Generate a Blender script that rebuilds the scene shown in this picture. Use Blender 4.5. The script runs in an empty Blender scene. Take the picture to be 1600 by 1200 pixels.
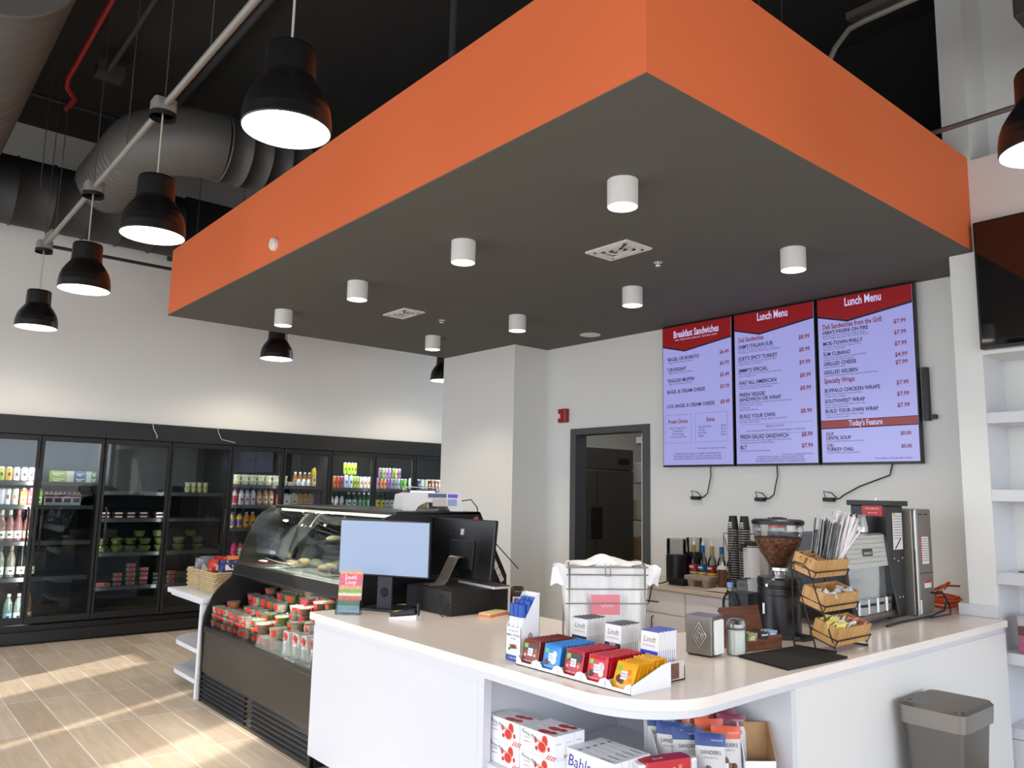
import bpy, bmesh, math, random
from mathutils import Vector, Matrix
random.seed(7)
PI = math.pi
C = bpy.context.scene.collection
sc = bpy.context.scene
# ---------------------------------------------------------------- camera, sky, sun, exposure
cam = bpy.data.cameras.new('camera'); co = bpy.data.objects.new('camera', cam); C.objects.link(co)
cr = Vector((0.7628420, -0.6462637, 0.0203806)); cu = Vector((-0.1044202, -0.0920274, 0.9902663)); cf = Vector((0.6380976, 0.7575449, 0.1376854))
m = Matrix((( cr.x, cu.x, -cf.x, 0), (cr.y, cu.y, -cf.y, 0), (cr.z, cu.z, -cf.z, 1.5), (0, 0, 0, 1)))
co.matrix_world = m
cam.sensor_fit = 'HORIZONTAL'; cam.sensor_width = 36; cam.lens = 36 * 1225.08 / 1600; cam.clip_start = .05; cam.clip_end = 200
sc.camera = co
vs = sc.view_settings
vs.view_transform = 'Standard'; vs.look = 'None'; vs.gamma = 1; vs.use_curve_mapping = False; vs.exposure = 0.0
w = bpy.data.worlds.new('sky'); sc.world = w; w.use_nodes = True
nt = w.node_tree; nt.nodes.clear()
out = nt.nodes.new('ShaderNodeOutputWorld'); bg = nt.nodes.new('ShaderNodeBackground')
tc = nt.nodes.new('ShaderNodeTexCoord'); sp = nt.nodes.new('ShaderNodeSeparateXYZ'); rp = nt.nodes.new('ShaderNodeValToRGB')
nt.links.new(tc.outputs['Generated'], sp.inputs[0]); nt.links.new(sp.outputs['Z'], rp.inputs[0]); nt.links.new(rp.outputs[0], bg.inputs[0]); nt.links.new(bg.outputs[0], out.inputs[0])
e = rp.color_ramp.elements
e[0].position = 0.0; e[0].color = (.30, .29, .27, 1); e[1].position = 1.0; e[1].color = (.36, .56, .95, 1)
k = e.new(.02); k.color = (.8, .88, 1, 1)
bg.inputs[1].default_value = 5.0
sun = bpy.data.lights.new('sun', 'SUN'); sun.energy = 6.0; sun.angle = .009; sun.color = (1, .93, .82)
so = bpy.data.objects.new('sun', sun); C.objects.link(so)
so.rotation_euler = Vector((.886, .464, -.51)).to_track_quat('-Z', 'Y').to_euler(); so.location = (-8, -4, 6)

def area(name, loc, d, sx, sy, power, col=(1, 1, 1), portal=False, spread=PI):
    l = bpy.data.lights.new(name, 'AREA'); l.shape = 'RECTANGLE'; l.size = sx; l.size_y = sy; l.energy = power; l.color = col; l.spread = spread
    if portal: l.cycles.is_portal = True
    o = bpy.data.objects.new(name, l); C.objects.link(o); o.location = loc
    o.rotation_euler = Vector(d).to_track_quat('-Z', 'Y').to_euler()
    return o
area('daylight_opening', (-2.95, 2.2, 1.75), (1, 0, 0), 12, 3.0, 1, portal=True)
DAY = area('daylight_window', (-2.9, 2.2, 1.75), (1, 0, .0), 12.0, 3.0, 228, (.93, .96, 1))
DAY2 = area('daylight_front_window', (1.2, -3.9, 1.7), (0, 1, 0), 8.0, 3.0, 50, (.93, .96, 1))

# ---------------------------------------------------------------- materials
def lin(c):
    c = c / 255.
    return c / 12.92 if c <= .04045 else ((c + .055) / 1.055) ** 2.4
_mc = {}
def M(rgb, rough=.5, metal=0., emit=0., spec=.5, coat=0., noise=0., nscale=30., bump=0.):
    key = (tuple(rgb), rough, metal, emit, spec, coat, noise, nscale, bump)
    if key in _mc: return _mc[key]
    mt = bpy.data.materials.new('mat_%d' % len(_mc)); mt.use_nodes = True
    n = mt.node_tree; b = n.nodes['Principled BSDF']
    col = tuple(lin(v) for v in rgb) + (1,)
    b.inputs['Base Color'].default_value = col
    b.inputs['Roughness'].default_value = rough; b.inputs['Metallic'].default_value = metal
    b.inputs['Specular IOR Level'].default_value = spec; b.inputs['Coat Weight'].default_value = coat
    if emit: b.inputs['Emission Color'].default_value = col; b.inputs['Emission Strength'].default_value = emit; b.inputs['Base Color'].default_value = tuple(v * .15 for v in col[:3]) + (1,)
    if noise or bump:
        t = n.nodes.new('ShaderNodeTexCoord'); nz = n.nodes.new('ShaderNodeTexNoise'); nz.inputs['Scale'].default_value = nscale
        nz.inputs['Detail'].default_value = 4; n.links.new(t.outputs['Object'], nz.inputs['Vector'])
        if noise:
            mx = n.nodes.new('ShaderNodeMix'); mx.data_type = 'RGBA'; mx.blend_type = 'MULTIPLY'
            mx.inputs[6].default_value = col
            r = n.nodes.new('ShaderNodeValToRGB'); r.color_ramp.elements[0].position = .3; r.color_ramp.elements[1].position = .7
            r.color_ramp.elements[0].color = (1 - noise,) * 3 + (1,)
            mx.inputs[0].default_value = 1; n.links.new(nz.outputs[0], r.inputs[0]); n.links.new(r.outputs[0], mx.inputs[7]); n.links.new(mx.outputs[2], b.inputs['Base Color'])
        if bump:
            bp = n.nodes.new('ShaderNodeBump'); bp.inputs['Strength'].default_value = bump; bp.inputs['Distance'].default_value = .004
            n.links.new(nz.outputs[0], bp.inputs['Height']); n.links.new(bp.outputs[0], b.inputs['Normal'])
    _mc[key] = mt
    return mt
def GL(tint=(255, 255, 255), refl=1.0, rough=.0, f0=1.5, dens=1.0):
    """thin clear pane: a fresnel mix of see-through and mirror reflection"""
    key = ('g', tint, refl, rough, f0, dens)
    if key in _mc: return _mc[key]
    mt = bpy.data.materials.new('glass_%d' % len(_mc)); mt.use_nodes = True; n = mt.node_tree; n.nodes.clear()
    o = n.nodes.new('ShaderNodeOutputMaterial'); mx = n.nodes.new('ShaderNodeMixShader'); tr = n.nodes.new('ShaderNodeBsdfTransparent'); g = n.nodes.new('ShaderNodeBsdfGlossy')
    fr = n.nodes.new('ShaderNodeFresnel'); mm = n.nodes.new('ShaderNodeMath'); mm.operation = 'MULTIPLY'; mm.use_clamp = True
    fr.inputs[0].default_value = f0; mm.inputs[1].default_value = refl
    tr.inputs[0].default_value = tuple(lin(v) for v in tint) + (1,); g.inputs['Roughness'].default_value = rough
    n.links.new(fr.outputs[0], mm.inputs[0]); n.links.new(mm.outputs[0], mx.inputs[0]); n.links.new(tr.outputs[0], mx.inputs[1]); n.links.new(g.outputs[0], mx.inputs[2])
    last = mx
    if dens < 1:
        df = n.nodes.new('ShaderNodeBsdfDiffuse'); df.inputs[0].default_value = tuple(lin(v) for v in tint) + (1,)
        m2 = n.nodes.new('ShaderNodeMixShader'); m2.inputs[0].default_value = dens; n.links.new(df.outputs[0], m2.inputs[1]); n.links.new(mx.outputs[0], m2.inputs[2]); last = m2
    n.links.new(last.outputs[0], o.inputs[0]); _mc[key] = mt
    return mt
WHITE = M((230, 232, 230), .8); LAM = M((214, 216, 221), .35); BLACK = M((9, 9, 10), .42); BLK2 = M((26, 27, 29), .35); CHROME = M((200, 200, 202), .18, 1)
STEEL = M((150, 146, 140), .32, 1); DARK = M((8, 8, 9), .7); CLEAR = GL((244, 248, 246), 1.0); RED = M((205, 38, 40), .45); KRAFT = M((176, 138, 98), .8, noise=.12)
PAPER = M((238, 238, 236), .55); INK = M((30, 30, 34), .6)

def wood_mat(rgb, dark, sx, sy, sz, dist=3.):
    mt = bpy.data.materials.new('wood'); mt.use_nodes = True; n = mt.node_tree; b = n.nodes['Principled BSDF']
    t = n.nodes.new('ShaderNodeTexCoord'); mp = n.nodes.new('ShaderNodeMapping'); mp.inputs['Scale'].default_value = (sx, sy, sz)
    nz = n.nodes.new('ShaderNodeTexNoise'); nz.inputs['Scale'].default_value = 1; nz.inputs['Detail'].default_value = 5; nz.inputs['Distortion'].default_value = dist * .2
    r = n.nodes.new('ShaderNodeValToRGB'); r.color_ramp.elements[0].color = tuple(lin(v) for v in dark) + (1,); r.color_ramp.elements[1].color = tuple(lin(v) for v in rgb) + (1,)
    r.color_ramp.elements[0].position = .3; r.color_ramp.elements[1].position = .7
    n.links.new(t.outputs['Object'], mp.inputs[0]); n.links.new(mp.outputs[0], nz.inputs['Vector']); n.links.new(nz.outputs[0], r.inputs[0]); n.links.new(r.outputs[0], b.inputs['Base Color'])
    b.inputs['Roughness'].default_value = .45
    return mt
BAMBOO = wood_mat((205, 160, 98), (178, 130, 72), 60, 60, 6); WALNUT = wood_mat((120, 66, 38), (78, 40, 24), 8, 60, 60)

def floor_mat():
    mt = bpy.data.materials.new('wood_look_tile'); mt.use_nodes = True; n = mt.node_tree; b = n.nodes['Principled BSDF']
    t = n.nodes.new('ShaderNodeTexCoord'); mp = n.nodes.new('ShaderNodeMapping'); mp.inputs['Rotation'].default_value = (0, 0, PI / 2); mp.inputs['Location'].default_value = (.3, .046, 0)
    br = n.nodes.new('ShaderNodeTexBrick'); br.inputs['Scale'].default_value = 1; br.inputs['Brick Width'].default_value = .84; br.inputs['Row Height'].default_value = .21
    br.inputs['Mortar Size'].default_value = .0042; br.offset = .37; br.offset_frequency = 1
    br.inputs['Color1'].default_value = (lin(192), lin(172), lin(150), 1); br.inputs['Color2'].default_value = (lin(216), lin(200), lin(178), 1); br.inputs['Mortar'].default_value = (lin(240), lin(236), lin(226), 1)
    n.links.new(t.outputs['Object'], mp.inputs[0]); n.links.new(mp.outputs[0], br.inputs['Vector'])
    m2 = n.nodes.new('ShaderNodeMapping'); m2.inputs['Scale'].default_value = (26, 2.2, 1); n.links.new(t.outputs['Object'], m2.inputs[0])
    nz = n.nodes.new('ShaderNodeTexNoise'); nz.inputs['Scale'].default_value = 1; nz.inputs['Detail'].default_value = 6; nz.inputs['Distortion'].default_value = .7; n.links.new(m2.outputs[0], nz.inputs['Vector'])
    r = n.nodes.new('ShaderNodeValToRGB'); r.color_ramp.elements[0].position = .3; r.color_ramp.elements[1].position = .72
    r.color_ramp.elements[0].color = (.80, .77, .74, 1); n.links.new(nz.outputs[0], r.inputs[0])
    mx = n.nodes.new('ShaderNodeMix'); mx.data_type = 'RGBA'; mx.blend_type = 'MULTIPLY'; mx.inputs[0].default_value = 1
    n.links.new(br.outputs[0], mx.inputs[6]); n.links.new(r.outputs[0], mx.inputs[7]); n.links.new(mx.outputs[2], b.inputs['Base Color'])
    b.inputs['Roughness'].default_value = .38
    return mt

# ---------------------------------------------------------------- glyphs
CH = "ABCDEFGHIJKLMNOPQRSTUVWXYZabcdefghijklmnopqrstuvwxyz0123456789$.,*&'-:;%!/ "
_g = {}
def _glyphs(off=0., _g=_g):
    objs = []
    def mk(s):
        c = bpy.data.curves.new('g', 'FONT'); c.body = s; c.size = 1; c.resolution_u = 2; c.offset = off
        o = bpy.data.objects.new('g', c); C.objects.link(o); objs.append(o); return o
    single = {c: mk(c) for c in CH if c != ' '}; pair = {c: mk('H' + c + 'H') for c in CH}; hh = mk('HH')
    bpy.context.view_layer.update(); dg = bpy.context.evaluated_depsgraph_get()
    def me(o): return bpy.data.meshes.new_from_object(o.evaluated_get(dg))
    def width(o):
        mm_ = me(o); xs = [v.co.x for v in mm_.vertices]; bpy.data.meshes.remove(mm_); return max(xs) - min(xs)
    w0 = width(hh)
    for c in CH:
        adv = width(pair[c]) - w0
        if c == ' ': _g[c] = (adv, [], []); continue
        mm_ = me(single[c]); _g[c] = (adv, [(v.co.x, v.co.y) for v in mm_.vertices], [tuple(p.vertices) for p in mm_.polygons]); bpy.data.meshes.remove(mm_)
    for o in objs: C.objects.unlink(o); bpy.data.objects.remove(o)
_glyphs()
_gb = {}
_glyphs(.022, _gb)
def twidth(s, size, sx=1): return sum(_g.get(c, _g[' '])[0] for c in s) * size * sx

# ---------------------------------------------------------------- mesh builder
class MB:
    def __init__(s, T=None): s.v = []; s.f = []; s.mi = []; s.sm = []; s.mats = []; s.T = T or Matrix()
    def _m(s, m):
        if m not in s.mats: s.mats.append(m)
        return s.mats.index(m)
    def add(s, vs, fs, m, smooth=False):
        b = len(s.v); s.v += [s.T @ Vector(v) for v in vs]; i = s._m(m)
        for f in fs: s.f.append(tuple(b + k for k in f)); s.mi.append(i); s.sm.append(smooth)
        return s
    def box(s, x0, x1, y0, y1, z0, z1, m):
        return s.add([(x0, y0, z0), (x1, y0, z0), (x1, y1, z0), (x0, y1, z0), (x0, y0, z1), (x1, y0, z1), (x1, y1, z1), (x0, y1, z1)],
                     [(0, 3, 2, 1), (4, 5, 6, 7), (0, 1, 5, 4), (1, 2, 6, 5), (2, 3, 7, 6), (3, 0, 4, 7)], m)
    def cbox(s, c, d, m): return s.box(c[0] - d[0] / 2, c[0] + d[0] / 2, c[1] - d[1] / 2, c[1] + d[1] / 2, c[2] - d[2] / 2, c[2] + d[2] / 2, m)
    def rbox(s, x0, x1, y0, y1, z0, z1, r, m, n=4):
        """box with its four upright edges rounded"""
        P = []
        for cx, cy, a in ((x1 - r, y1 - r, 0), (x0 + r, y1 - r, 1), (x0 + r, y0 + r, 2), (x1 - r, y0 + r, 3)):
            for k in range(n + 1):
                t = (a + k / n) * PI / 2; P.append((cx + r * math.cos(t), cy + r * math.sin(t)))
        return s.prism(P, z0, z1, m)
    def prism(s, P, a0, a1, m, axis='z', smooth=False):
        n = len(P)
        def pt(p, a): return (p[0], p[1], a) if axis == 'z' else ((p[0], a, p[1]) if axis == 'y' else (a, p[0], p[1]))
        vs = [pt(p, a0) for p in P] + [pt(p, a1) for p in P]
        s.add(vs, [tuple(range(n))[::-1], tuple(range(n, 2 * n))], m)
        return s.add(vs, [(i, (i + 1) % n, n + (i + 1) % n, n + i) for i in range(n)], m, smooth)
    def quad(s, p, m): return s.add(p, [(0, 1, 2, 3)], m)
    def lathe(s, prof, m, n=20, c=(0, 0, 0), a0=0, a1=2 * PI, smooth=True):
        """prof: (r, z[, material]) from bottom to top; a material counts for the band above its point"""
        full = abs(a1 - a0 - 2 * PI) < 1e-6; k = n if full else n + 1; cur = m
        for j in range(len(prof) - 1):
            if len(prof[j]) > 2: cur = prof[j][2]
            (r0, z0), (r1, z1) = prof[j][:2], prof[j + 1][:2]; vs = []
            for i in range(k):
                a = a0 + (a1 - a0) * i / n; vs.append((c[0] + r0 * math.cos(a), c[1] + r0 * math.sin(a), c[2] + z0)); vs.append((c[0] + r1 * math.cos(a), c[1] + r1 * math.sin(a), c[2] + z1))
            fs = []
            for i in range(n if full else n):
                a = 2 * i; b = 2 * ((i + 1) % k)
                if r0 < 1e-6: fs.append((a, b + 1, a + 1))
                elif r1 < 1e-6: fs.append((a, b, a + 1))
                else: fs.append((a, b, b + 1, a + 1))
            s.add(vs, fs, cur, smooth)
        return s
    def tube(s, pts, r, m, n=8, closed=False, caps=True):
        pts = [Vector(p) for p in pts]; N = len(pts); rings = []; prev = None
        for i, p in enumerate(pts):
            if closed: t = (pts[(i + 1) % N] - pts[i - 1])
            else: t = (pts[min(i + 1, N - 1)] - pts[max(i - 1, 0)])
            t = t.normalized()
            if prev is None:
                u = t.cross(Vector((0, 0, 1)) if abs(t.z) < .9 else Vector((1, 0, 0))).normalized()
            else: u = (prev - t * prev.dot(t)).normalized()
            prev = u; v = t.cross(u); rr = r[i] if isinstance(r, (list, tuple)) else r
            rings.append([p + (u * math.cos(2 * PI * k / n) + v * math.sin(2 * PI * k / n)) * rr for k in range(n)])
        vs = [tuple(q) for ring in rings for q in ring]; fs = []
        for i in range(N if closed else N - 1):
            a = i * n; b = ((i + 1) % N) * n
            fs += [(a + k, a + (k + 1) % n, b + (k + 1) % n, b + k) for k in range(n)]
        s.add(vs, fs, m, True)
        if not closed and caps: s.add(vs, [tuple(range(n))[::-1], tuple(range((N - 1) * n, N * n))], m)
        return s
    def cyl(s, p0, p1, r, m, n=16): return s.tube([p0, p1], r, m, n)
    def ball(s, c, r, m, n=10, sz=1.0):
        return s.lathe([(r * math.sin(PI * i / 6), -r * sz * math.cos(PI * i / 6)) for i in range(7)], m, n, c)
    def text(s, t, o, R, U, size, m, align='l', sx=1.0, slant=0., bold=False):
        G = _gb if bold else _g
        R = Vector(R).normalized(); U = Vector(U).normalized(); o = Vector(o); wd = twidth(t, size, sx)
        x = 0 if align == 'l' else (-wd / 2 if align == 'c' else -wd)
        for ch in t:
            adv, v, f = G.get(ch, G[' '])
            if v: s.add([tuple(o + R * (x + (a + slant * b) * size * sx) + U * (b * size)) for a, b in v], f, m)
            x += adv * size * sx
        return s
    def grid(s, fn, nu, nv, m, smooth=True):
        vs = [fn(i / nu, j / nv) for j in range(nv + 1) for i in range(nu + 1)]
        return s.add(vs, [(j * (nu + 1) + i, j * (nu + 1) + i + 1, (j + 1) * (nu + 1) + i + 1, (j + 1) * (nu + 1) + i) for j in range(nv) for i in range(nu)], m, smooth)
    def build(s, name, parent=None, org=(0, 0, 0), bevel=0., solid=0., bseg=2):
        me = bpy.data.meshes.new(name)
        o3 = Vector(org) if parent is None or True else Vector()
        me.from_pydata([tuple(v - o3) for v in s.v], [], s.f)
        for mt in s.mats: me.materials.append(mt)
        me.polygons.foreach_set('material_index', s.mi); me.polygons.foreach_set('use_smooth', s.sm); me.update()
        o = bpy.data.objects.new(name, me); C.objects.link(o)
        if parent: o.parent = parent
        else: o.location = org
        if solid: q = o.modifiers.new('t', 'SOLIDIFY'); q.thickness = solid; q.offset = 0
        if bevel: q = o.modifiers.new('b', 'BEVEL'); q.width = bevel; q.segments = bseg; q.limit_method = 'ANGLE'; q.angle_limit = .8
        return o
LAB = {}
def tag(o, label, cat, group=None, kind=None):
    o['label'] = label; o['category'] = cat
    if group: o['group'] = group
    if kind: o['kind'] = kind
    LAB.setdefault(label, []).append(o.name)
    return o
def struct(o): o['kind'] = 'structure'; return o
def thing(name, label, cat, loc=(0, 0, 0), rz=0, group=None, tilt=None):
    o = bpy.data.objects.new(name, None); C.objects.link(o); o.location = loc; o.rotation_euler = (0, 0, rz); o.empty_display_size = .05
    return tag(o, label, cat, group)
def dup(r, loc, rz=0, label=None, group=None, scale=None, rot=None):
    c = r.copy(); C.objects.link(c); c.location = loc; c.rotation_euler = rot or (0, 0, rz)
    if scale: c.scale = scale
    if label: tag(c, label, r['category'], group or r.get('group'))
    def rec(src, dst):
        for ch in list(src.children):
            if ch in made: continue
            d = ch.copy(); C.objects.link(d); d.parent = dst; made.add(d); rec(ch, d)
    made = set(); rec(r, c)
    return c
class Kind:
    """one prototype per kind: the first placing moves the prototype, the later ones copy it"""
    def __init__(s, proto): s.p = proto; s.used = False
    def put(s, loc, label, group, rz=0, scale=None, rot=None):
        if not s.used:
            s.used = True; p = s.p; p.location = loc; p.rotation_euler = rot or (0, 0, rz)
            if scale: p.scale = scale
            return tag(p, label, p['category'], group)
        return dup(s.p, loc, rz, label, group, scale or (1, 1, 1), rot)
ORD = ['first', 'second', 'third', 'fourth', 'fifth', 'sixth', 'seventh', 'eighth', 'ninth', 'tenth', 'eleventh', 'twelfth', 'thirteenth', 'fourteenth', 'fifteenth', 'sixteenth', 'seventeenth', 'eighteenth', 'nineteenth', 'twentieth', 'twenty-first', 'twenty-second', 'twenty-third', 'twenty-fourth', 'twenty-fifth']

# ================================================================ THE ROOM
struct(MB().box(-3.2, 9, -4.2, 10, -.1, 0, floor_mat()).build('floor'))
struct(MB().box(-3.2, 9, -4.2, 10, 5.02, 5.2, M((44, 43, 41), .9, noise=.25, nscale=3)).build('ceiling'))
struct(MB().box(-3.2, 9, 8.76, 8.9, 2.145, 5.02, WHITE).box(-3.2, 9, 9.7, 9.85, 0, 5.02, DARK).box(-3.2, .28, 8.76, 9.7, 0, 2.145, WHITE).build('wall_back'))
BLKW = M((20, 20, 21), .9)
wm = MB()
wm.box(5.67, 5.8, 1.9, 4.80, 0, 3.2, WHITE).box(5.67, 5.8, 5.70, 7.3, 0, 3.2, WHITE).box(5.67, 5.8, 4.80, 5.70, 2.11, 3.2, WHITE)
wm.box(5.67, 5.8, 1.9, 7.3, 3.2, 5.02, BLKW)
struct(wm.build('wall_menu'))
struct(MB().box(5.2, 5.67, 6.14, 7.41, 0, 3.037, WHITE).box(5.67, 9, 7.3, 7.41, 0, 5.02, WHITE).build('wall_bump'))
struct(MB().box(5.2, 5.85, 1.744, 1.9, 0, 5.02, WHITE).build('wall_pilaster'))
struct(MB().box(5.2, 5.55, -4.2, 1.744, 2.389, 3.63, WHITE).box(5.55, 5.85, -4.2, 1.744, 0, 5.02, WHITE).build('wall_right'))
struct(MB().box(-3.2, 9, -4.35, -4.2, 2.95, 5.02, WHITE).box(-3.2, -2.8, -4.35, -4.2, 0, 2.95, WHITE).box(5.2, 9, -4.35, -4.2, 0, 2.95, WHITE).build('wall_front'))
struct(MB().box(-3.2, -3.0, -4.2, 10, 3.1, 5.02, WHITE).box(-3.2, -3.0, -4.2, 10, 0, .12, WHITE).box(-3.2, -3, 8.3, 10, .12, 3.1, WHITE).build('wall_left'))
wf = MB()
for y in (-4.15, -2.9, -1.7, -.5, .75, 1.9, 2.69, 3.9, 5.1, 6.3, 7.3, 8.27): wf.box(-3.14, -3.04, y - .035, y + .035, .12, 3.1, BLK2)
wf.box(-3.14, -3.04, -4.2, 8.3, 3.04, 3.1, BLK2).box(-3.14, -3.04, -4.2, 8.3, .12, .18, BLK2)
f = struct(wf.build('window_1_frame')); 
wf = MB()
for x in (-2.8, -1.2, .4, 2.0, 3.6, 5.15): wf.box(x - .035, x + .035, -4.33, -4.23, 0, 2.95, BLK2)
struct(wf.build('window_2_frame'))
# outside: paving, plus unseen blocks added to cut the low sun into streaks
struct(MB().box(-30, -3.2, -30, 30, -.15, -.05, M((120, 118, 112), .9, noise=.2)).build('ground_outside'))
pr = MB()
for a, b in ((-4.2, -1.6), (-.9, .2), (1.15, 1.93), (2.56, 2.80), (2.93, 3.24), (3.5, 4.42), (5.2, 6.6)):
    pr.box(-6.35, -6.0, a - 1.572, b - 1.572, -.05, 7.5, M((150, 96, 74), .9))
struct(pr.build('added_sun_blockers'))
# pilaster foot block where the counter meets it
struct(MB().box(5.17, 5.2, 1.744, 1.95, .836, .905, LAM).build('trim_1', bevel=.002))
struct(MB().box(5.18, 5.2, 1.744, 1.775, 0, .80, LAM).build('trim_2'))
# built-in shelving below the wall screen
sh = MB().box(5.2, 5.215, 1.735, 1.757, 0, 2.389, LAM)
t = thing('built_in_shelving', 'white built-in shelf unit recessed in the wall below the black television', 'shelf unit', (5.2, 1.7, 0)); O = t.location
MB().box(5.2, 5.55, 1.7435, 1.7439, 0, 2.389, LAM).box(5.54, 5.55, .2, 1.743, 0, 2.389, M((226, 228, 224), .6)).build('side_panel', t, O)
for z0, z1 in ((1.971, 2.036), (1.51, 1.578), (1.032, 1.101), (.587, .651), (.183, .241)):
    MB().box(5.2, 5.54, .2, 1.743, z0, z1, LAM).build('shelf', t, O, bevel=.002)
MB().box(5.2, 5.54, .2, 1.743, 0, .18, LAM).build('plinth', t, O)

# ---------------------------------------------------------------- dropped ceiling with orange fascia
OR = M((234, 117, 66), .75)
s = MB().box(2.10, 5.669, 1.762, 7.38, 3.038, 3.05, M((94, 93, 87), .85)).box(2.101, 5.199, 1.763, 7.379, 3.05, 3.645, OR).box(5.2, 5.669, 1.901, 7.379, 3.05, 3.645, OR)
# keep clear of the pilaster: underside is cut around it
s = MB()
s.prism([(2.10, 1.762), (5.199, 1.762), (5.199, 1.901), (5.669, 1.901), (5.669, 7.38), (2.10, 7.38)], 3.038, 3.046, M((94, 93, 87), .85))
s.prism([(2.10, 1.762), (5.199, 1.762), (5.199, 1.901), (5.669, 1.901), (5.669, 7.38), (2.10, 7.38)], 3.046, 3.65, OR)
struct(s.build('ceiling_dropped'))
det = thing('smoke_detector', 'round white detector on the long orange side of the dropped ceiling', 'detector', (2.1, 5.053, 3.161))
MB(Matrix.Rotation(-PI / 2, 4, 'Y')).lathe([(.0, .035), (.035, .032), (.045, .02), (.047, 0)][::-1], M((236, 234, 230), .4), 24).build('body', det)
gnames = ['nearest the orange corner', 'second from the orange corner', 'third from the orange corner', 'closest to the coolers']
def downlight():
    t = thing('ceiling_light', 'x', 'ceiling light')
    MB().lathe([(.073, 0), (.076, .004), (.076, .135), (.0, .135)], M((226, 226, 224), .5), 32).build('housing', t)
    MB().lathe([(0, .012), (.072, .012), (.073, 0)], M((255, 244, 226), .5, emit=3.5), 32).build('diffuser', t)
    return t
DL = Kind(downlight())
for i, x in enumerate((2.785, 4.36)):
    for j, y in enumerate((2.49, 3.80, 5.12, 6.42)):
        lab = 'white cylinder light, %s, %s' % (gnames[j], 'row along the orange side' if i == 0 else 'row toward the menus')
        DL.put((x, y, 2.903), lab, 'white cylinder lights under the dropped ceiling')
        l = bpy.data.lights.new('downlight', 'SPOT'); l.energy = 34; l.spot_size = 1.9; l.spot_blend = .6; l.color = (1, .86, .68); l.shadow_soft_size = .05
        o = bpy.data.objects.new('downlight', l); C.objects.link(o); o.location = (x, y, 2.895)
def vent(x0, x1, y0, y1, label):
    t = thing('ceiling_vent', label, 'vent', ((x0 + x1) / 2, (y0 + y1) / 2, 3.038), group='square air vents in the dropped ceiling'); W2 = (x1 - x0) / 2; D2 = (y1 - y0) / 2
    wm = M((225, 225, 222), .5)
    MB().box(-W2, W2, -D2, -D2 + .035, -.012, 0, wm).box(-W2, W2, D2 - .035, D2, -.012, 0, wm).box(-W2, -W2 + .035, -D2 + .035, D2 - .035, -.012, 0, wm).box(W2 - .035, W2, -D2 + .035, D2 - .035, -.012, 0, wm).build('frame', t)
    MB().box(-W2 + .03, W2 - .03, -D2 + .03, D2 - .03, -.002, 0, M((70, 70, 68), .8)).build('backing', t)
    for k in range(3):
        a = .38 - k * .13
        q = MB(); h = -.014 + k * .004
        for sx, sy in ((W2 * a * 2, D2 * a * 2),): 
            q.box(-sx, sx, -sy, -sy + .02, h, h + .012, wm).box(-sx, sx, sy - .02, sy, h, h + .012, wm).box(-sx, -sx + .02, -sy, sy, h, h + .012, wm).box(sx - .02, sx, -sy, sy, h, h + .012, wm)
        q.build('deflector', t)
vent(3.47, 3.71, 3.07, 3.42, 'square white air vent between the cylinder lights nearer the orange corner')
vent(3.48, 3.69, 5.57, 5.92, 'square white air vent between the cylinder lights nearer the coolers')
SK = thing('fire_sprinkler', 'small sprinkler head in the grey ceiling beside the nearer air vent', 'sprinkler', (3.982, 3.247, 3.038))
MB().lathe([(.0, -.03), (.018, -.028), (.02, -.022), (.006, -.02), (.006, -.004), (.03, -.003), (.032, 0)], CHROME, 16).build('head', SK)
dup(SK, (3.982, 5.735, 3.038), 0, 'small sprinkler head in the grey ceiling beside the farther air vent', 'ceiling sprinklers'); SK['group'] = 'ceiling sprinklers'
sp_ = thing('ceiling_speaker', 'flat round white ceiling speaker near the wall above the doorway', 'speaker', (5.388, 5.235, 3.038))
MB().lathe([(.0, -.008), (.085, -.008), (.1, -.004), (.1, 0)], M((220, 220, 216), .6), 28).build('grille', sp_)

# ---------------------------------------------------------------- overhead ducts and pipes
DUCT = M((104, 103, 100), .55, .3, noise=.1, nscale=2); DUCTD = M((52, 52, 52), .6, .2)
def spiral(b, p0, p1, r, m, pitch=.16, n=40):
    p0 = Vector(p0); p1 = Vector(p1); L = (p1 - p0).length; pts = []; rad = []; k = 0.
    while k < L:
        for dk, dr in ((0, 0), (.004, .011), (.014, .011), (.018, 0)):
            if k + dk <= L: pts.append(p0 + (p1 - p0) * ((k + dk) / L)); rad.append(r + dr)
        k += pitch
    pts.append(p1); rad.append(r)
    b.tube(pts, rad, m, n)
b = MB(); spiral(b, (.28, 4.55, 4.3), (.28, 7.84, 4.3), .44, DUCT); o = b.build('spiral_duct', org=(.28, 6.6, 4.3)); tag(o, 'large grey spiral duct running toward the back wall at the upper left', 'duct')
b = MB(); spiral(b, (-3, 8.2, 4.14), (2.35, 8.2, 4.14), .31, DUCTD, .3); b.box(2.35, 5.6, 7.95, 8.45, 3.84, 4.4, M((24, 25, 27), .6, .2)); o = b.build('horizontal_duct', org=(0, 8.2, 4.14)); tag(o, 'dark round duct running level along the back wall above the coolers', 'duct')
b = MB(); spiral(b, (1.62, 7.93, 4.3), (1.62, 6.85, 4.3), .27, DUCT, .1)
pts = []
for k in range(13):
    a = k / 12 * PI / 2; pts.append((1.62 + .5 * (1 - math.cos(a)), 6.85 - .5 * math.sin(a), 4.3))
b.tube(pts, .275, DUCT, 40); spiral(b, (2.12, 6.35, 4.3), (4.8, 6.35, 4.3), .27, DUCT, .17)
o = b.build('elbow_duct', org=(1.62, 6.85, 4.3)); tag(o, 'grey duct with a rounded elbow turning behind the orange ceiling edge', 'duct')
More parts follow.
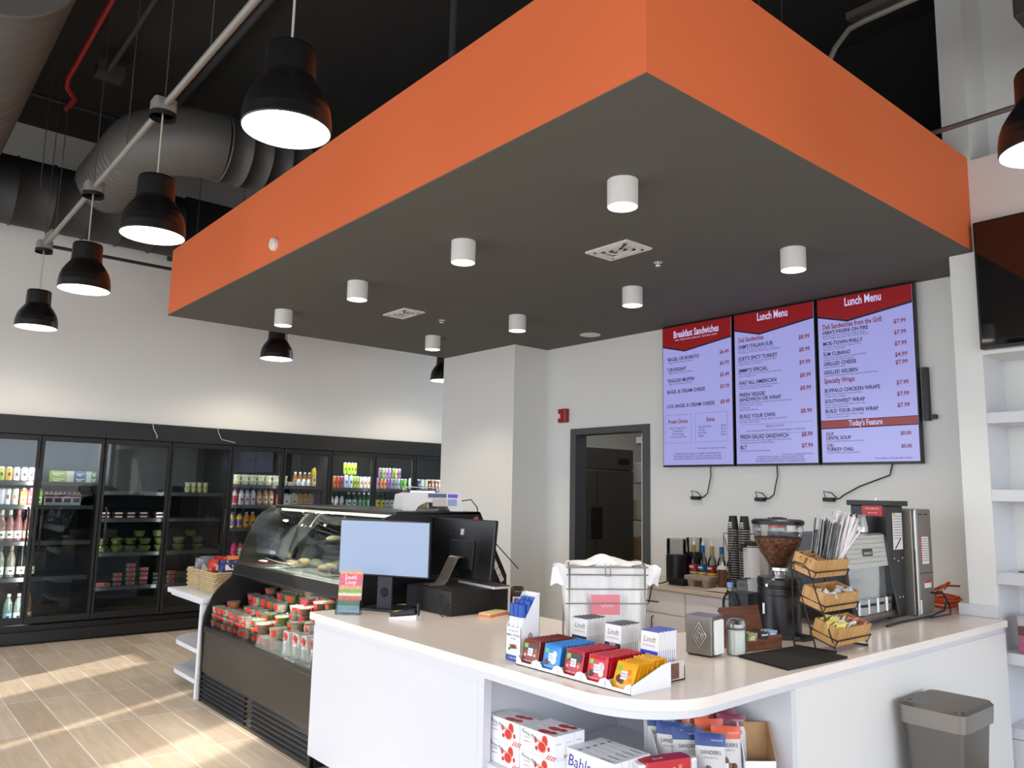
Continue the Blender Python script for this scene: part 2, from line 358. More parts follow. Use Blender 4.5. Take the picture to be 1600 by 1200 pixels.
def pipe(name, pts, r, m, label, cat='pipe', extra=None, n=8):
    b = MB(); b.tube(pts, r, m, n)
    if extra: extra(b)
    o = b.build(name, org=pts[0]); return tag(o, label, cat)
GP = M((150, 148, 142), .45, .4); DP = M((60, 60, 60), .6)
def ext1(b):
    for y in (4.44, 6.05, 7.86): b.rbox(1.09, 1.21, y - .06, y + .06, 3.56, 3.63, .02, GP).lathe([(.07, 0), (.07, .03), (.0, .03)][::1], M((24, 24, 25), .5), 24, (1.15, y, 3.53))
    b.box(1.12, 1.18, 7.4, 7.9, 3.60, 3.63, GP)
pipe('lamp_conduit', [(1.15, 1.4, 3.6), (1.15, 7.86, 3.6)], .019, GP, 'grey metal conduit with round boxes carrying the row of pendant lamps', 'conduit', ext1)
pipe('ceiling_conduit', [(1.94, 3.0, 4.9), (1.94, 7.4, 4.9)], .03, DP, 'dim grey pipe just under the dark ceiling beside the lamp conduit')
pipe('cross_conduit', [(1.2, 7.86, 3.6), (5.6, 7.86, 3.6)], .016, M((32, 33, 35), .5), 'thin dark conduit running level in front of the back wall to the orange edge', 'conduit')
pipe('sprinkler_pipe', [(1.06, 3.6, 4.78), (1.06, 6.98, 4.78), (1.07, 7.02, 4.72), (1.16, 7.18, 4.72), (1.15, 7.5, 4.75)], .022, M((150, 26, 26), .4), 'red sprinkler pipe bending under the dark ceiling')
pipe('ceiling_strut', [(1.3, 4.6, 4.83), (1.3, 6.75, 4.83)], .022, DP, 'dark conduit ending in a small box under the ceiling beside the red pipe', 'conduit', lambda b: b.box(1.22, 1.42, 6.7, 6.85, 4.8, 4.9, DP))
pipe('cross_pipe', [(.3, 7.5, 4.8), (2.4, 7.52, 4.8)], .02, M((34, 34, 35), .6), 'thin black pipe crossing below the ceiling near the back wall')
pipe('riser_pipe', [(2.83, 4.05, 5.0), (2.83, 4.05, 3.66)], .028, M((60, 60, 61), .6), 'thin dark vertical pipe rising behind the long orange side', 'pipe')
pipe('bent_conduit', [(4.32, 2.24, 3.9), (4.30, 2.2, 4.1), (4.26, 2.12, 4.18), (4.20, 2.0, 4.22), (4.19, 1.9, 4.22), (4.19, .4, 4.22)], .017, GP, 'bent grey conduit hanging above the short orange side at the upper right', 'conduit', lambda b: b.box(4.16, 4.22, .4, 2.0, 4.26, 4.30, M((92, 90, 86), .5, .4)))
pipe('lamp_conduit', [(4.77, 2.4, 3.69), (4.77, .2, 3.69)], .016, M((110, 106, 100), .45, .4), 'dark conduit crossing behind the pendant lamp at the right edge', 'conduit')
wires = [(1.15, 3.7, 3.6), (1.15, 4.42, 3.65), (1.15, 5.2, 3.6), (1.15, 6.06, 3.65), (1.15, 7.4, 3.6), (1.15, 7.86, 3.65), (.98, 7.2, 3.9), (2.45, 7.86, 3.6), (2.9, 7.86, 3.6), (3.2, 7.86, 3.6), (4.19, 1.7, 4.3), (3.05, 3.1, 3.65), (4.5, 2.6, 3.65), (3.9, 2.4, 3.65)]
wl = ['beside the nearest box of the lamp conduit', 'above the box over the second lamp', 'holding the conduit midway between two boxes', 'above the box over the third lamp', 'holding the far end of the lamp conduit', 'at the bracket where the conduits meet', 'crossing the large duct mouth', 'in front of the elbow duct', 'against the black duct near the orange edge', 'farthest along the cross conduit', 'holding the bent conduit at the upper right', 'just behind the long orange side', 'against the black wall at the upper right', 'behind the bent conduit end']
for (x, y, z), l in zip(wires, wl):
    o = MB().cyl((x, y, z), (x, y, 5.01), .0035, M((70, 70, 68), .6), 5).build('suspension_wire', org=(x, y, z)); tag(o, 'thin suspension wire ' + l, 'wire', 'ceiling suspension wires')

# ---------------------------------------------------------------- pendant lamps
PBK = M((18, 17, 18), .32)
def pendant(cord=.7):
    t = thing('pendant_lamp', 'x', 'pendant lamp')
    prof = [(.163, 0), (.167, .006), (.166, .05), (.160, .09), (.148, .125), (.131, .155), (.114, .18), (.101, .198), (.098, .212), (.096, .318), (.091, .330), (.02, .334), (.0, .334)]
    sd = MB().lathe(prof, PBK, 40); sd.lathe([(.0, .18), (.10, .17), (.145, .12), (.160, .05), (.163, 0)], M((235, 235, 230), .4), 40)
    sd.build('lamp_shade', t)
    MB().lathe([(0, .03), (.158, .03), (.161, .022)], M((255, 250, 240), .5, emit=9), 40).build('diffuser', t)
    return t
PK = Kind(pendant())
row = [((1.15, 2.73, 2.85), 'nearest and largest of the row before the orange ceiling'), ((1.15, 4.44, 2.85), 'second of the row before the orange ceiling'), ((1.15, 6.05, 2.85), 'third of the row before the orange ceiling'), ((1.15, 7.86, 2.85), 'at the far end of the row, near the back wall'),
       ((3.36, 7.86, 2.85), 'hanging before the back wall below the grey ceiling edge'), ((5.52, 7.86, 2.85), 'half hidden behind the white wall corner'), ((3.42, .872, 2.85), 'cut off by the right edge, beside the television')]
placed = [PK.put(p, 'black bell pendant lamp, ' + l, 'black pendant lamps') for p, l in row]
for (p, l), o in zip(row, placed):
    top = 3.56 if p[0] < 2 else (3.6 if p[1] > 7 else 5.0)
    MB().cyl((0, 0, .32), (0, 0, top - p[2]), .005, M((190, 186, 172), .5), 6).build('cord', o)
    l_ = bpy.data.lights.new('pendant_glow', 'SPOT'); l_.energy = 48 if p[0] > 3 and p[1] > 7 else 28; l_.spot_size = 2.7; l_.spot_blend = .5; l_.color = (1, .84, .64); l_.shadow_soft_size = .14
    q = bpy.data.objects.new('pendant_glow', l_); C.objects.link(q); q.location = (p[0], p[1], p[2] + .015)

o = MB().box(4.39, 5.0, .3, 1.23, 4.0, 4.5, M((58, 58, 54), .6)).build('hanging_duct_box', org=(4.7, .8, 4.2), bevel=.01); tag(o, 'dark grey duct box corner hanging at the top right corner', 'duct')
MB().cyl((4.7, .8, 4.5), (4.7, .8, 5.01), .01, GP, 8).build('hanger_rod', o, (4.7, .8, 4.2))
# ================================================================ MENU SCREENS
SCR = M((166, 166, 232), .25, emit=.78); SRED = M((170, 26, 34), .3, emit=.45); STX = M((32, 28, 66), .5); SRT = M((186, 52, 66), .5, emit=.25); SWT = M((210, 205, 250), .5, emit=.8); SLN = M((90, 86, 130), .5)
TVX = 5.6
def screen(yl, yr, label, draw, group='menu screens on the wall'):
    t = thing('menu_screen', label, 'screen', (TVX, (yl + yr) / 2, 1.758), group=group); O = t.location; z0, z1 = 1.758, 3.031
    MB().box(TVX + .002, TVX + .05, yr + .004, yl - .004, z0, z1, M((12, 12, 13), .4)).build('casing', t, O, bevel=.003)
    MB().box(TVX - .001, TVX + .002, yr + .013, yl - .013, z0 + .016, z1 - .013, SCR).build('display', t, O)
    W_ = yl - yr; b = MB(); X = TVX - .003
    def T(s_, u, v, size, m, al='l', sx=1.0):   # u from the left edge 0..1, v from the top in metres
        b.text(s_, (X, yl - .013 - u * (W_ - .026), z1 - .013 - v), (0, -1, 0), (0, 0, 1), size, m, al, sx * (1.06 if size > .03 else 1.0), 0., size > .03)
    def R(u0, u1, v0, v1, m, x=None):
        xx = x or (TVX - .0018); y0 = yl - .013 - u0 * (W_ - .026); y1 = yl - .013 - u1 * (W_ - .026)
        b.quad([(xx, y0, z1 - .013 - v1), (xx, y1, z1 - .013 - v1), (xx, y1, z1 - .013 - v0), (xx, y0, z1 - .013 - v0)], m)
    def head(s_, sub=None, v=.15):
        def P(u, vv, x): return (x, yl - .013 - u * (W_ - .026), z1 - .013 - vv)
        for dx, ex, mm in ((-.0014, .014, STX), (-.002, 0, SRED)):
            x = TVX + dx; b.add([P(0, 0, x), P(0, v + ex, x), P(.33, v + .06 + ex, x), P(1, v - .005 + ex, x), P(1, 0, x)], [(0, 1, 2, 3, 4)], mm)
        T(s_, .5, v * .62, .088, SWT, 'c', .60)
        if sub: T(sub, .5, v * .62 + .03, .02, SWT, 'c', .9)
    draw(T, R, head); b.build('menu_text', t, O)
    return t
def d1(T, R, head):
    head('Breakfast Sandwiches', 'MON - FRIDAY UNTIL NOON, SAT - SUN UNTIL 1:00 PM', .165)
    for s_, sub, p, v in (('*BAGEL OR BURRITO', '2 Eggs, Choice of Meat and Cheese', '$6.49', .31), ('*CROISSANT', '2 Eggs, Choice of Meat and Cheese', '$6.99', .405), ('*ENGLISH MUFFIN', '1 Egg, Choice of Meat and Cheese', '$5.49', .505), ('BAGEL & CREAM CHEESE', '', '$3.99', .605), ('LOX, BAGEL & CREAM CHEESE', '', '$8.49', .735)):
        T(s_, .06, v, .044, STX, 'l', .80); T(p, .97, v - .005, .046, SRT, 'r', .85)
        if sub: T(sub, .08, v + .022, .021, STX, 'l', .9)
    for u0, u1 in ((.03, .42), (.48, .93)):
        for a in ((u0, u1, .80, .802), (u0, u1, 1.05, 1.052), (u0, u0 + .003, .80, 1.05), (u1, u1 + .003, .80, 1.05)): R(*a, SLN)
    T('Protein Choices', .225, .875, .05, SRT, 'c', .62); T('Extras', .7, .875, .05, SRT, 'c', .62)
    for i, s_ in enumerate(('Bacon, Sausage, Ham,', 'Turkey bacon,', 'Turkey sausage,', 'or choice of deli meat')): T(s_, .225, .925 + i * .026, .024, STX, 'c', .85)
    for i, (s_, p) in enumerate((('*Egg, Egg Whites', '$0.99'), ('Avocado', '$1.75'), ('Extra Meat', '$2.49'), ('Veggies', '$0.50'))): T(s_, .52, .925 + i * .026, .024, STX, 'l', .85); T(p, .91, .925 + i * .026, .024, STX, 'r', .85)
    T('Prices Subject to Change without Notice', .9, 1.11, .02, STX, 'r', .85)
    for i, s_ in enumerate(('* THESE ITEMS ARE COOKED TO ORDER. CONSUMING RAW', 'OR UNDERCOOKED MEATS, POULTRY, SEAFOOD, SHELLFISH', 'OR EGGS MAY INCREASE YOUR RISK OF FOODBORNE ILLNESS')): T(s_, .5, 1.155 + i * .022, .021, STX, 'c', .85)
def d2(T, R, head):
    head('Lunch Menu', None, .12); T('Deli Sandwiches', .05, .235, .055, SRT, 'l', .62)
    L = (('SAM\'S ITALIAN SUB', ['Ham, Salami, Mortadella, Provolone, Lettuce, Tomato,', 'Banana Peppers, Red Onion, Italian Dressing on a French Roll'], '$8.99', .29), ('JOEY\'S SPICY TURKEY', ['Turkey, Pepperjack Cheese, Fresh Avocado, Spicy Mayo,', 'Lettuce, Tomato on a French Roll'], '$8.99', .39), ('JIMMY\'S SPECIAL', ['Turkey, Roast Beef, Provolone, Cheddar Cheese, Pepperoncini,', 'Choice of Veggies on Rye'], '$9.99', .49), ('NAS\' ALL AMERICAN', ['Turkey, Ham, American Cheese, Honey Mustard, Lettuce,', 'Tomato, Choice of Veggies on Multi-Grain Bread'], '$8.99', .592),
         ('FRESH VEGGIE', [], '$8.99', .692), ('SANDWICH OR WRAP', ['Bell Peppers, Red Onion, Mushrooms, Diced Tomato, Avocado and Cheese', 'Alternate with choice of dressing', 'or bread, wraps', 'Veggies, Pickles or Hummus'], '', .732), ('BUILD YOUR OWN', ['Select your ingredients, Meats, Cheeses, Veggies, Dressing and Bread.', 'You create it and we\'ll make it.'], '$8.99', .87))
    for s_, subs, p, v in L:
        T(s_, .05, v, .044, STX, 'l', .80)
        if p: T(p, .95, v - .012, .046, SRT, 'r', .85)
        for i, q in enumerate(subs): T(q, .05, v + .02 + i * .019, .018, STX, 'l', .85)
    for a in ((.05, .95, .925, .927), (.05, .95, 1.005, 1.007)): R(*a, SLN)
    T('BREAD CHOICES', .5, .955, .026, SRT, 'c', .8); T('White, Wheat, Rye, Multi-Grain, French Roll, Sub Roll, Baguette, Croissant, Bagel', .5, .985, .02, STX, 'c', .78)
    T('FRESH SALAD SANDWICH', .05, 1.04, .044, STX, 'l', .80); T('$8.99', .95, 1.04, .046, SRT, 'r', .85); T('Choice of Tuna Salad, Chicken Salad or Egg Salad with Baby Swiss Cheese,', .05, 1.06, .018, STX, 'l', .85); T('Shredded Lettuce and Mayo on Multi-Grain Bread.', .05, 1.08, .018, STX, 'l', .85)
    T('BLT', .05, 1.125, .044, STX, 'l', .8); T('$7.99', .95, 1.125, .046, SRT, 'r', .85); T('Bacon, Lettuce & Tomato, Choice of Bread', .05, 1.145, .018, STX, 'l', .85)
    T('Prices Subject to Change without Notice', .95, 1.178, .018, STX, 'r', .85)
    for i, s_ in enumerate(('* THESE ITEMS ARE COOKED TO ORDER. CONSUMING RAW', 'OR UNDERCOOKED MEATS, POULTRY, SEAFOOD, SHELLFISH', 'OR EGGS MAY INCREASE YOUR RISK OF FOODBORNE ILLNESS')): T(s_, .55, 1.197 + i * .018, .018, STX, 'c', .85)
def d3(T, R, head):
    head('Lunch Menu', None, .125); T('Deli Sandwiches from the Grill', .05, .235, .055, SRT, 'l', .62)
    L = (('HIBA\'S PANINI ON FIRE', ['Beef Salami, Baked Ham, Red Pepper and Banana Pepper,', 'Choice of Veggies, Spicy Mayo on Rye, Grilled to Perfection'], '$7.99', .275, .255), ('MOE-TOWN PHILLY', ['Thin Steak, Onions, Bell Pepper, Peppers, Cheese,', 'Mayonnaise on a French Roll'], '$7.99', .36, .335), ('SLM CUBANO', ['Smoky Turkey, Ham, Swiss, Dijon Mustard, Sliced Pickle', 'and Butter Pressed Ciabatta on Baguette'], '$7.99', .44, .415), ('GRILLED CHEESE', ['Choice of Cheese and Bread'], '$4.99', .515, .495), ('GRILLED REUBEN', ['Corned Beef, Thousand Island Dressing, Sauerkraut and Swiss Cheese'], '$7.99', .58, .55))
    for s_, subs, p, v, pv in L:
        T(s_, .05, v, .040, STX, 'l', .80); T(p, .93, pv + .01, .042, SRT, 'r', .85)
        for i, q in enumerate(subs): T(q, .05, v + .019 + i * .018, .017, STX, 'l', .85)
    T('Specialty Wraps', .05, .65, .055, SRT, 'l', .62)
    for s_, subs, p, v, pv in (('BUFFALO CHICKEN WRAPS', ['Buffalo chicken with Lettuce, Tomato, and Ranch', 'Dressing, Choice of Veggies'], '$7.99', .72, .695), ('SOUTHWEST WRAP', ['Roasted Turkey, Cheddar, Black Beans, Sour Cream', 'Peppers, Salsa, Cilantro Ranch'], '$7.99', .80, .775), ('BUILD YOUR OWN WRAP', ['Choose your ingredients, Meats, Cheeses, Veggies,', 'and Sauce of choice, we make it'], '$7.99', .875, .855)):
        T(s_, .05, v, .040, STX, 'l', .80); T(p, .93, pv + .01, .042, SRT, 'r', .85)
        for i, q in enumerate(subs): T(q, .05, v + .019 + i * .018, .017, STX, 'l', .85)
    R(0, 1, .93, .995, STX, TVX - .0014); R(0, 1, .934, .988, SRED); T('Today\'s Feature', .48, .978, .058, SWT, 'c', .62)
    T('SOUP', .05, 1.045, .036, SRT, 'l', .62); T('LENTIL SOUP', .05, 1.075, .036, STX, 'l', .85); T('$0.00', .93, 1.06, .036, SRT, 'r', .85); T('Our famous vegetarian lentil soup served with crackers', .05, 1.092, .015, STX, 'l', .85)
    T('CHILI', .05, 1.13, .036, SRT, 'l', .62); T('TURKEY CHILI', .05, 1.16, .036, STX, 'l', .85); T('$0.00', .93, 1.15, .036, SRT, 'r', .85); T('Served with cheddar cheese, onion and crackers', .05, 1.177, .015, STX, 'l', .85)
    T('Prices Subject to Change without Notice', .93, 1.225, .018, STX, 'r', .85)
screen(4.525, 3.775, 'portrait menu screen headed Breakfast Sandwiches, farthest along the wall', d1)
screen(3.765, 3.030, 'portrait menu screen in the middle, headed Lunch Menu with Deli Sandwiches', d2)
s3 = screen(3.020, 2.290, 'portrait menu screen with Today\'s Feature band, nearest the pilaster', d3)
MB().box(5.62, 5.665, 2.24, 2.275, 2.05, 2.42, BLACK).box(5.63, 5.665, 2.2, 2.24, 2.06, 2.09, BLACK).build('wall_bracket', s3, s3.location)
# sockets with plugs and hanging cords below the screens
for (y, l, dz) in ((4.19, 'under the Breakfast Sandwiches screen', 0), (3.56, 'under the middle menu screen', 0), (2.98, 'under the screen nearest the pilaster', .01)):
    t = thing('wall_socket', 'white wall socket ' + l, 'socket', (5.67, y, 1.47 + dz), group='wall sockets below the menu screens'); O = t.location
    MB().box(5.664, 5.67, y - .045, y + .075, 1.43 + dz, 1.51 + dz, M((228, 228, 224), .5)).build('cover_plate', t, O, bevel=.002)
    c = MB().box(5.62, 5.663, y - .03, y + .05, 1.475 + dz, 1.505 + dz, BLACK); y2 = y - .13 + (0 if y > 3 else -.1)
    P = [(5.64, y - .03, 1.49 + dz), (5.63, y - .08, 1.50 + dz), (5.63, y - .12, 1.53 + dz), (5.64, y2, 1.60), (5.64, y2 - (.02 if y > 3 else .22), 1.68), (5.65, y2 - (.01 if y > 3 else .24), 1.77)]
    sm = [Vector(P[0])]
    for i in range(len(P) - 1):
        a, b_ = Vector(P[i]), Vector(P[i + 1]); sm += [a.lerp(b_, .5), b_]
    c.tube(sm, .005, BLACK, 6).tube([(5.63, y + .03, 1.5 + dz), (5.62, y + .04, 1.55 + dz), (5.62, y - .02, 1.54 + dz), (5.63, y - .06, 1.5 + dz)], .004, BLACK, 6)
    o = c.build('power_cord', org=(5.64, y, 1.5)); tag(o, 'black plug and cord running down to the socket ' + l, 'power cord', 'cords of the menu screens')
# wall strobe
t = thing('fire_alarm_strobe', 'red fire alarm strobe on the white wall beside the doorway', 'fire alarm', (5.67, 5.862, 2.306)); O = t.location
MB().box(5.62, 5.67, 5.80, 5.925, 2.235, 2.378, M((150, 18, 26), .35)).build('housing', t, O, bevel=.012)
MB().box(5.60, 5.62, 5.875, 5.92, 2.275, 2.325, M((220, 220, 215), .2)).build('strobe_lens', t, O, bevel=.006)
q = MB()
for k, ch in enumerate('FIRE'): q.text(ch, (5.618, 5.826, 2.345 - k * .026), (0, -1, 0), (0, 0, 1), .022, M((235, 230, 230), .5))
q.build('lettering', t, O)
# television on the right
t = thing('television', 'large black switched-off television on the white wall above the built-in shelves', 'television', (5.2, 1.0, 2.8)); O = t.location
MB().box(5.14, 5.195, .3, 1.735, 2.413, 3.203, M((10, 10, 11), .35)).build('casing', t, O, bevel=.004)
MB().box(5.1385, 5.141, .31, 1.722, 2.43, 3.19, M((6, 6, 7), .06, coat=1)).build('screen', t, O)
# ================================================================ DOORWAY AND BACK ROOM
DF = M((74, 78, 80), .5)
df = MB().box(5.655, 5.815, 4.727, 4.81, 0, 2.164, DF).box(5.655, 5.815, 5.69, 5.768, 0, 2.164, DF).box(5.655, 5.815, 4.81, 5.69, 2.10, 2.164, DF)
struct(df.build('door_1_frame', bevel=.003))
t = thing('door_1', 'grey door leaf standing open into the back room', 'door', (5.83, 4.9, 0)); t['kind'] = 'structure'
T_ = Matrix.Translation((5.83, 4.97, 0)) @ Matrix.Rotation(math.radians(36.5), 4, 'Z')
MB(T_).box(0, .85, -.045, 0, .01, 2.09, M((70, 74, 76), .5)).build('leaf', t, t.location)
MB(T_).box(-.004, 0, -.045, 0, .01, 2.09, M((225, 228, 230), .5)).box(0, .3, 0, .05, 2.0, 2.06, M((160, 160, 160), .4, .5)).build('door_edge', t, t.location)
struct(MB().box(8.9, 9, 4, 7.3, 0, 3, M((120, 112, 104), .8)).box(5.8, 9, 3.9, 4, 0, 3, WHITE).box(5.8, 9, 3.9, 7.3, 2.9, 3, M((150, 144, 138), .8)).build('wall_back_room'))
area('back_room_light', (7.2, 5.4, 2.88), (0, 0, -1), 1.2, .4, 14, (1, .97, .9))
FR = M((110, 108, 104), .35, .9, noise=.08, nscale=6)
t = thing('upright_fridge', 'dark steel two-door upright fridge seen through the doorway', 'fridge', (6.7, 6.7, 0)); O = t.location
MB().box(6.25, 7.24, 6.33, 6.95, .1, 2.04, FR).build('body', t, O)
MB().box(6.25, 7.24, 6.30, 6.33, 1.80, 2.04, FR).box(6.98, 7.17, 6.295, 6.3, 1.86, 1.93, BLACK).build('control_panel', t, O, bevel=.003)
for x0, x1, hx in ((6.25, 6.608, 6.56), (6.618, 7.24, 6.66)):
    d = MB().box(x0, x1, 6.295, 6.33, .15, 1.785, FR).build('door', t, O, bevel=.004)
    MB().box(hx - .035, hx + .035, 6.285, 6.297, 1.0, 1.36, BLACK).build('handle', d, O)
MB().box(7.3, 7.6, 6.5, 6.9, .2, .25, CHROME)
t = thing('wire_rack', 'wire storage rack with supplies glimpsed between the fridge and door', 'rack', (7.6, 6.2, 0)); O = t.location
for x, y in ((7.35, 6.2), (8.2, 6.2), (7.35, 6.6), (8.2, 6.6)): MB().cyl((x, y, 0), (x, y, 1.9), .012, CHROME, 8).build('post', t, O)
for z in (.3, .75, 1.2, 1.65):
    b = MB()
    for k in range(9): b.cyl((7.35, 6.2 + .05 * k, z), (8.2, 6.2 + .05 * k, z), .004, CHROME, 5)
    b.build('shelf', t, O)
for i, (z, c, n_) in enumerate(((1.21, (222, 210, 190), 'cream'), (.76, (180, 150, 110), 'brown'), (1.66, (230, 230, 228), 'white'), (.31, (90, 70, 60), 'dark brown'))):
    tag(MB().box(7.4, 7.7, 6.22, 6.5, z, z + .24, M(c, .7)).build('supply_box', org=(7.5, 6.3, z), bevel=.006), '%s box on the wire rack in the back room' % n_, 'box', 'boxes on the back room rack')
# ================================================================ DISPLAY COOLERS
GC = GL((225, 232, 234), .75, 0, 1.5); INT = M((9, 9, 10), .7); SHF = M((62, 62, 62), .5, .3)
def led(x, z0, z1, y=8.86): return (x, z0, z1, y)
def cooler(x0, x1, nd, shelves, label):
    t = thing('display_cooler', label, 'cooler', ((x0 + x1) / 2, 9.1, 0), group='black glass-door coolers along the back wall'); O = t.location
    b = MB().box(x0, x1, 8.76, 9.66, 0, .17, BLACK).box(x0, x1, 8.76, 9.66, 1.99, 2.14, M((22, 24, 27), .45)).box(x0, x1, 9.55, 9.66, .17, 1.99, INT).box(x0, x0 + .02, 8.79, 9.55, .17, 1.99, INT).box(x1 - .02, x1, 8.79, 9.55, .17, 1.99, INT)
    b.box(x0, x1, 8.70, 8.76, .02, .12, M((22, 22, 23), .3)).box(x0, x1, 8.715, 8.76, 1.965, 2.14, M((22, 24, 27), .4))
    b.build('cabinet', t, O, bevel=.004)
    # perforated uprights and back panel
    b = MB(); n = int((x1 - x0) / .055)
    for i in range(n):
        for j in range(int(1.75 / .055)):
            b.box(x0 + .05 + i * .055, x0 + .062 + i * .055, 9.546, 9.549, .22 + j * .055, .232 + j * .055, M((40, 41, 41), .6))
    b.build('perforated_panel', t, O)
    for z in shelves:
        MB().box(x0 + .03, x1 - .03, 8.88, 9.5, z - .012, z, SHF).box(x0 + .03, x1 - .03, 8.868, 8.88, z - .035, z + .004, M((84, 84, 84), .45, .3)).build('shelf', t, O)
    w_ = (x1 - x0) / nd
    for i in range(nd):
        a, c = x0 + i * w_, x0 + (i + 1) * w_; r = .028
        d = MB().box(a + .004, a + r, 8.725, 8.77, .19, 1.96, BLACK).box(c - r, c - .004, 8.725, 8.77, .19, 1.96, BLACK).box(a + r, c - r, 8.725, 8.77, .19, .25, BLACK).box(a + r, c - r, 8.725, 8.77, 1.91, 1.96, BLACK).build('door', t, O, bevel=.003)
        MB().box(a + r, c - r, 8.745, 8.751, .25, 1.91, GC).build('glass', d, O)
        hx = a + .055 if (i % 2 == (0 if nd != 5 else 1)) else c - .055
        MB().tube([(hx, 8.725, .88), (hx, 8.68, .90), (hx, 8.68, 1.25), (hx, 8.725, 1.27)], .009, M((40, 40, 42), .3, .5), 8).build('handle', d, O)
        if i: MB().box(a - .012, a + .012, 8.80, 8.82, .22, 1.93, BLK2).build('mullion', t, O)
    return t
cooler(.3, 1.99, 3, (1.515, 1.285, .94, .60, .17), 'black glass-door cooler at the left end holding cans, cartons and wine')
cooler(1.99, 3.29, 2, (1.43, 1.155, .81, .47, .17), 'black glass-door cooler in the middle left holding cakes and salad bowls')
cooler(3.29, 4.51, 2, (1.53, 1.30, 1.045, .72, .40), 'black glass-door cooler holding yoghurt tubs, juices and bottled coffee')
cooler(4.51, 6.95, 4, (1.515, 1.265, .95, .6), 'black glass-door cooler at the right holding rows of cans and water bottles')
for x, pw in ((1.1, 9), (1.7, 9), (2.3, 6), (2.9, 6), (3.6, 10), (4.2, 10), (4.9, 12), (5.5, 12), (6.1, 10)):
    area('cooler_lamp', (x, 8.83, 1.90), (0, .35, -1), .5, .03, pw * .42, (1, .97, .92))
for x, pw in ((.88, 7), (1.40, 7), (2.0, 12), (2.64, 13), (3.30, 12), (3.9, 9), (4.52, 12), (5.12, 12), (5.73, 12), (6.3, 8)):
    area('cooler_strip', (x, 8.80, 1.07), (0, 1, 0), .03, 1.6, pw * 1.5, (1, .97, .93))
MB().tube([(3.13, 8.70, 2.13), (3.14, 8.69, 2.05), (3.2, 8.69, 2.0)], .004, M((210, 210, 208), .5), 6)
for (x, l) in ((2.42, 'left'), (3.1, 'right')):
    o = MB().tube([(x, 8.708, 2.138), (x + .01, 8.704, 2.09), (x + .05, 8.704, 2.02), (x + (.05 if l == 'left' else .2), 8.704, 1.995)], .004, M((205, 205, 200), .5), 6).build('loose_cable', org=(x, 8.7, 2.1))
    tag(o, 'short white loose cable hanging over the cooler top, the %s one' % ('shorter' if l == 'left' else 'longer'), 'cable', 'loose cables on the coolers')

GLS = GL((225, 235, 225), 1.0, 0, 1.45); GRN = GL((70, 130, 80), 1.0, 0, 1.45, .8); CLR2 = GL((235, 240, 240), .9, .02, 1.4)
def rnd(name, cat, prof, m, n=16, extra=None):
    t = thing(name, 'x', cat); MB().lathe(prof, m, n).build('body', t)
    if extra: extra(t)
    return t
def band(t, r, z0, z1, col, name='label', txt=None, tcol=(30, 30, 30), top=None):
    b = MB().lathe([(r, z0), (r, z1)], M(col, .5), 16)
    if top: b.lathe([(r * 1.006, z1 - (z1 - z0) * .3), (r * 1.006, z1)], M(top, .5), 16)
    b.box(-r * .35, r * .35, -r * 1.03, -r * .93, z0 + (z1 - z0) * .35, z0 + (z1 - z0) * .62, M(tcol, .5))
    b.build(name, t)
def can(col, lab=None, h=.135, r=.029, tcol=(40, 40, 40)):
    t = rnd('drink_can', 'can', [(0, 0, M((180, 182, 184), .3, .8)), (r * .8, 0), (r, .008), (r, h - .012), (r * .8, h), (0, h - .003)], M(col, .35))
    band(t, r * 1.01, .01, h - .014, lab or col, 'printed_wrap', tcol=tcol); return t
def wine(liq, lab, cap, neck=.30, r=.037):
    t = rnd('wine_bottle', 'wine bottle', [(0, 0), (r, .003), (r, .165), (r * .9, .19), (.014, .245), (.013, neck), (0, neck)], GL(liq, 1.0, 0, 1.5, .75), 16)
    band(t, r * 1.02, .03, .10, lab); MB().lathe([(.0155, .25), (.015, neck + .003), (0, neck + .003)], M(cap, .4), 12).build('capsule', t); return t
def pbottle(col, cap, h=.2, r=.034, lab=None, m=None):
    t = rnd('drink_bottle', 'bottle', [(0, 0), (r, .004), (r, h * .62), (r * .9, h * .7), (r * .5, h * .86), (r * .42, h * .9)], m or M(col, .35), 14)
    MB().lathe([(r * .5, h * .88), (r * .5, h), (0, h)], M(cap, .4), 12).build('cap', t)
    band(t, r * 1.02, h * .12, h * .55, lab or tuple(min(255, int(c * 1.3) + 20) for c in col)); return t
def carton(col, cap, h=.19, w=.06, top=(238, 238, 232)):
    t = thing('drink_carton', 'x', 'carton'); a = w / 2
    MB().box(-a, a, -a, a, 0, h * .8, M(col, .5)).add([(-a, -a, h * .8), (a, -a, h * .8), (a, a, h * .8), (-a, a, h * .8), (-a, 0, h * .95), (a, 0, h * .95)], [(0, 1, 5, 4), (2, 3, 4, 5), (0, 4, 3), (1, 2, 5)], M(top, .5)).build('body', t)
    MB().lathe([(.012, h * .82), (.012, h), (0, h)], M(cap, .4), 10, (0, -a * .4, 0)).build('cap', t)
    MB().box(-a * .7, a * .7, -a - .001, -a, h * .15, h * .5, M((240, 236, 220), .5)).box(-a * .4, a * .4, -a - .002, -a - .001, h * .25, h * .4, M(tuple(c // 2 for c in col), .5)).build('label', t); return t
def pack(col, w, h, d=.09, name='food_box', cat='box', acc=(240, 240, 235), wrd=None):
    t = thing(name, 'x', cat); MB().box(-w / 2, w / 2, -d / 2, d / 2, 0, h, M(col, .5)).build('body', t, bevel=.002)
    b = MB().box(-w * .42, w * .42, -d / 2 - .001, -d / 2, h * .45, h * .62, M(acc, .5)).box(-w * .3, w * .1, -d / 2 - .001, -d / 2, h * .15, h * .34, M(acc, .5)); b.build('label', t); return t
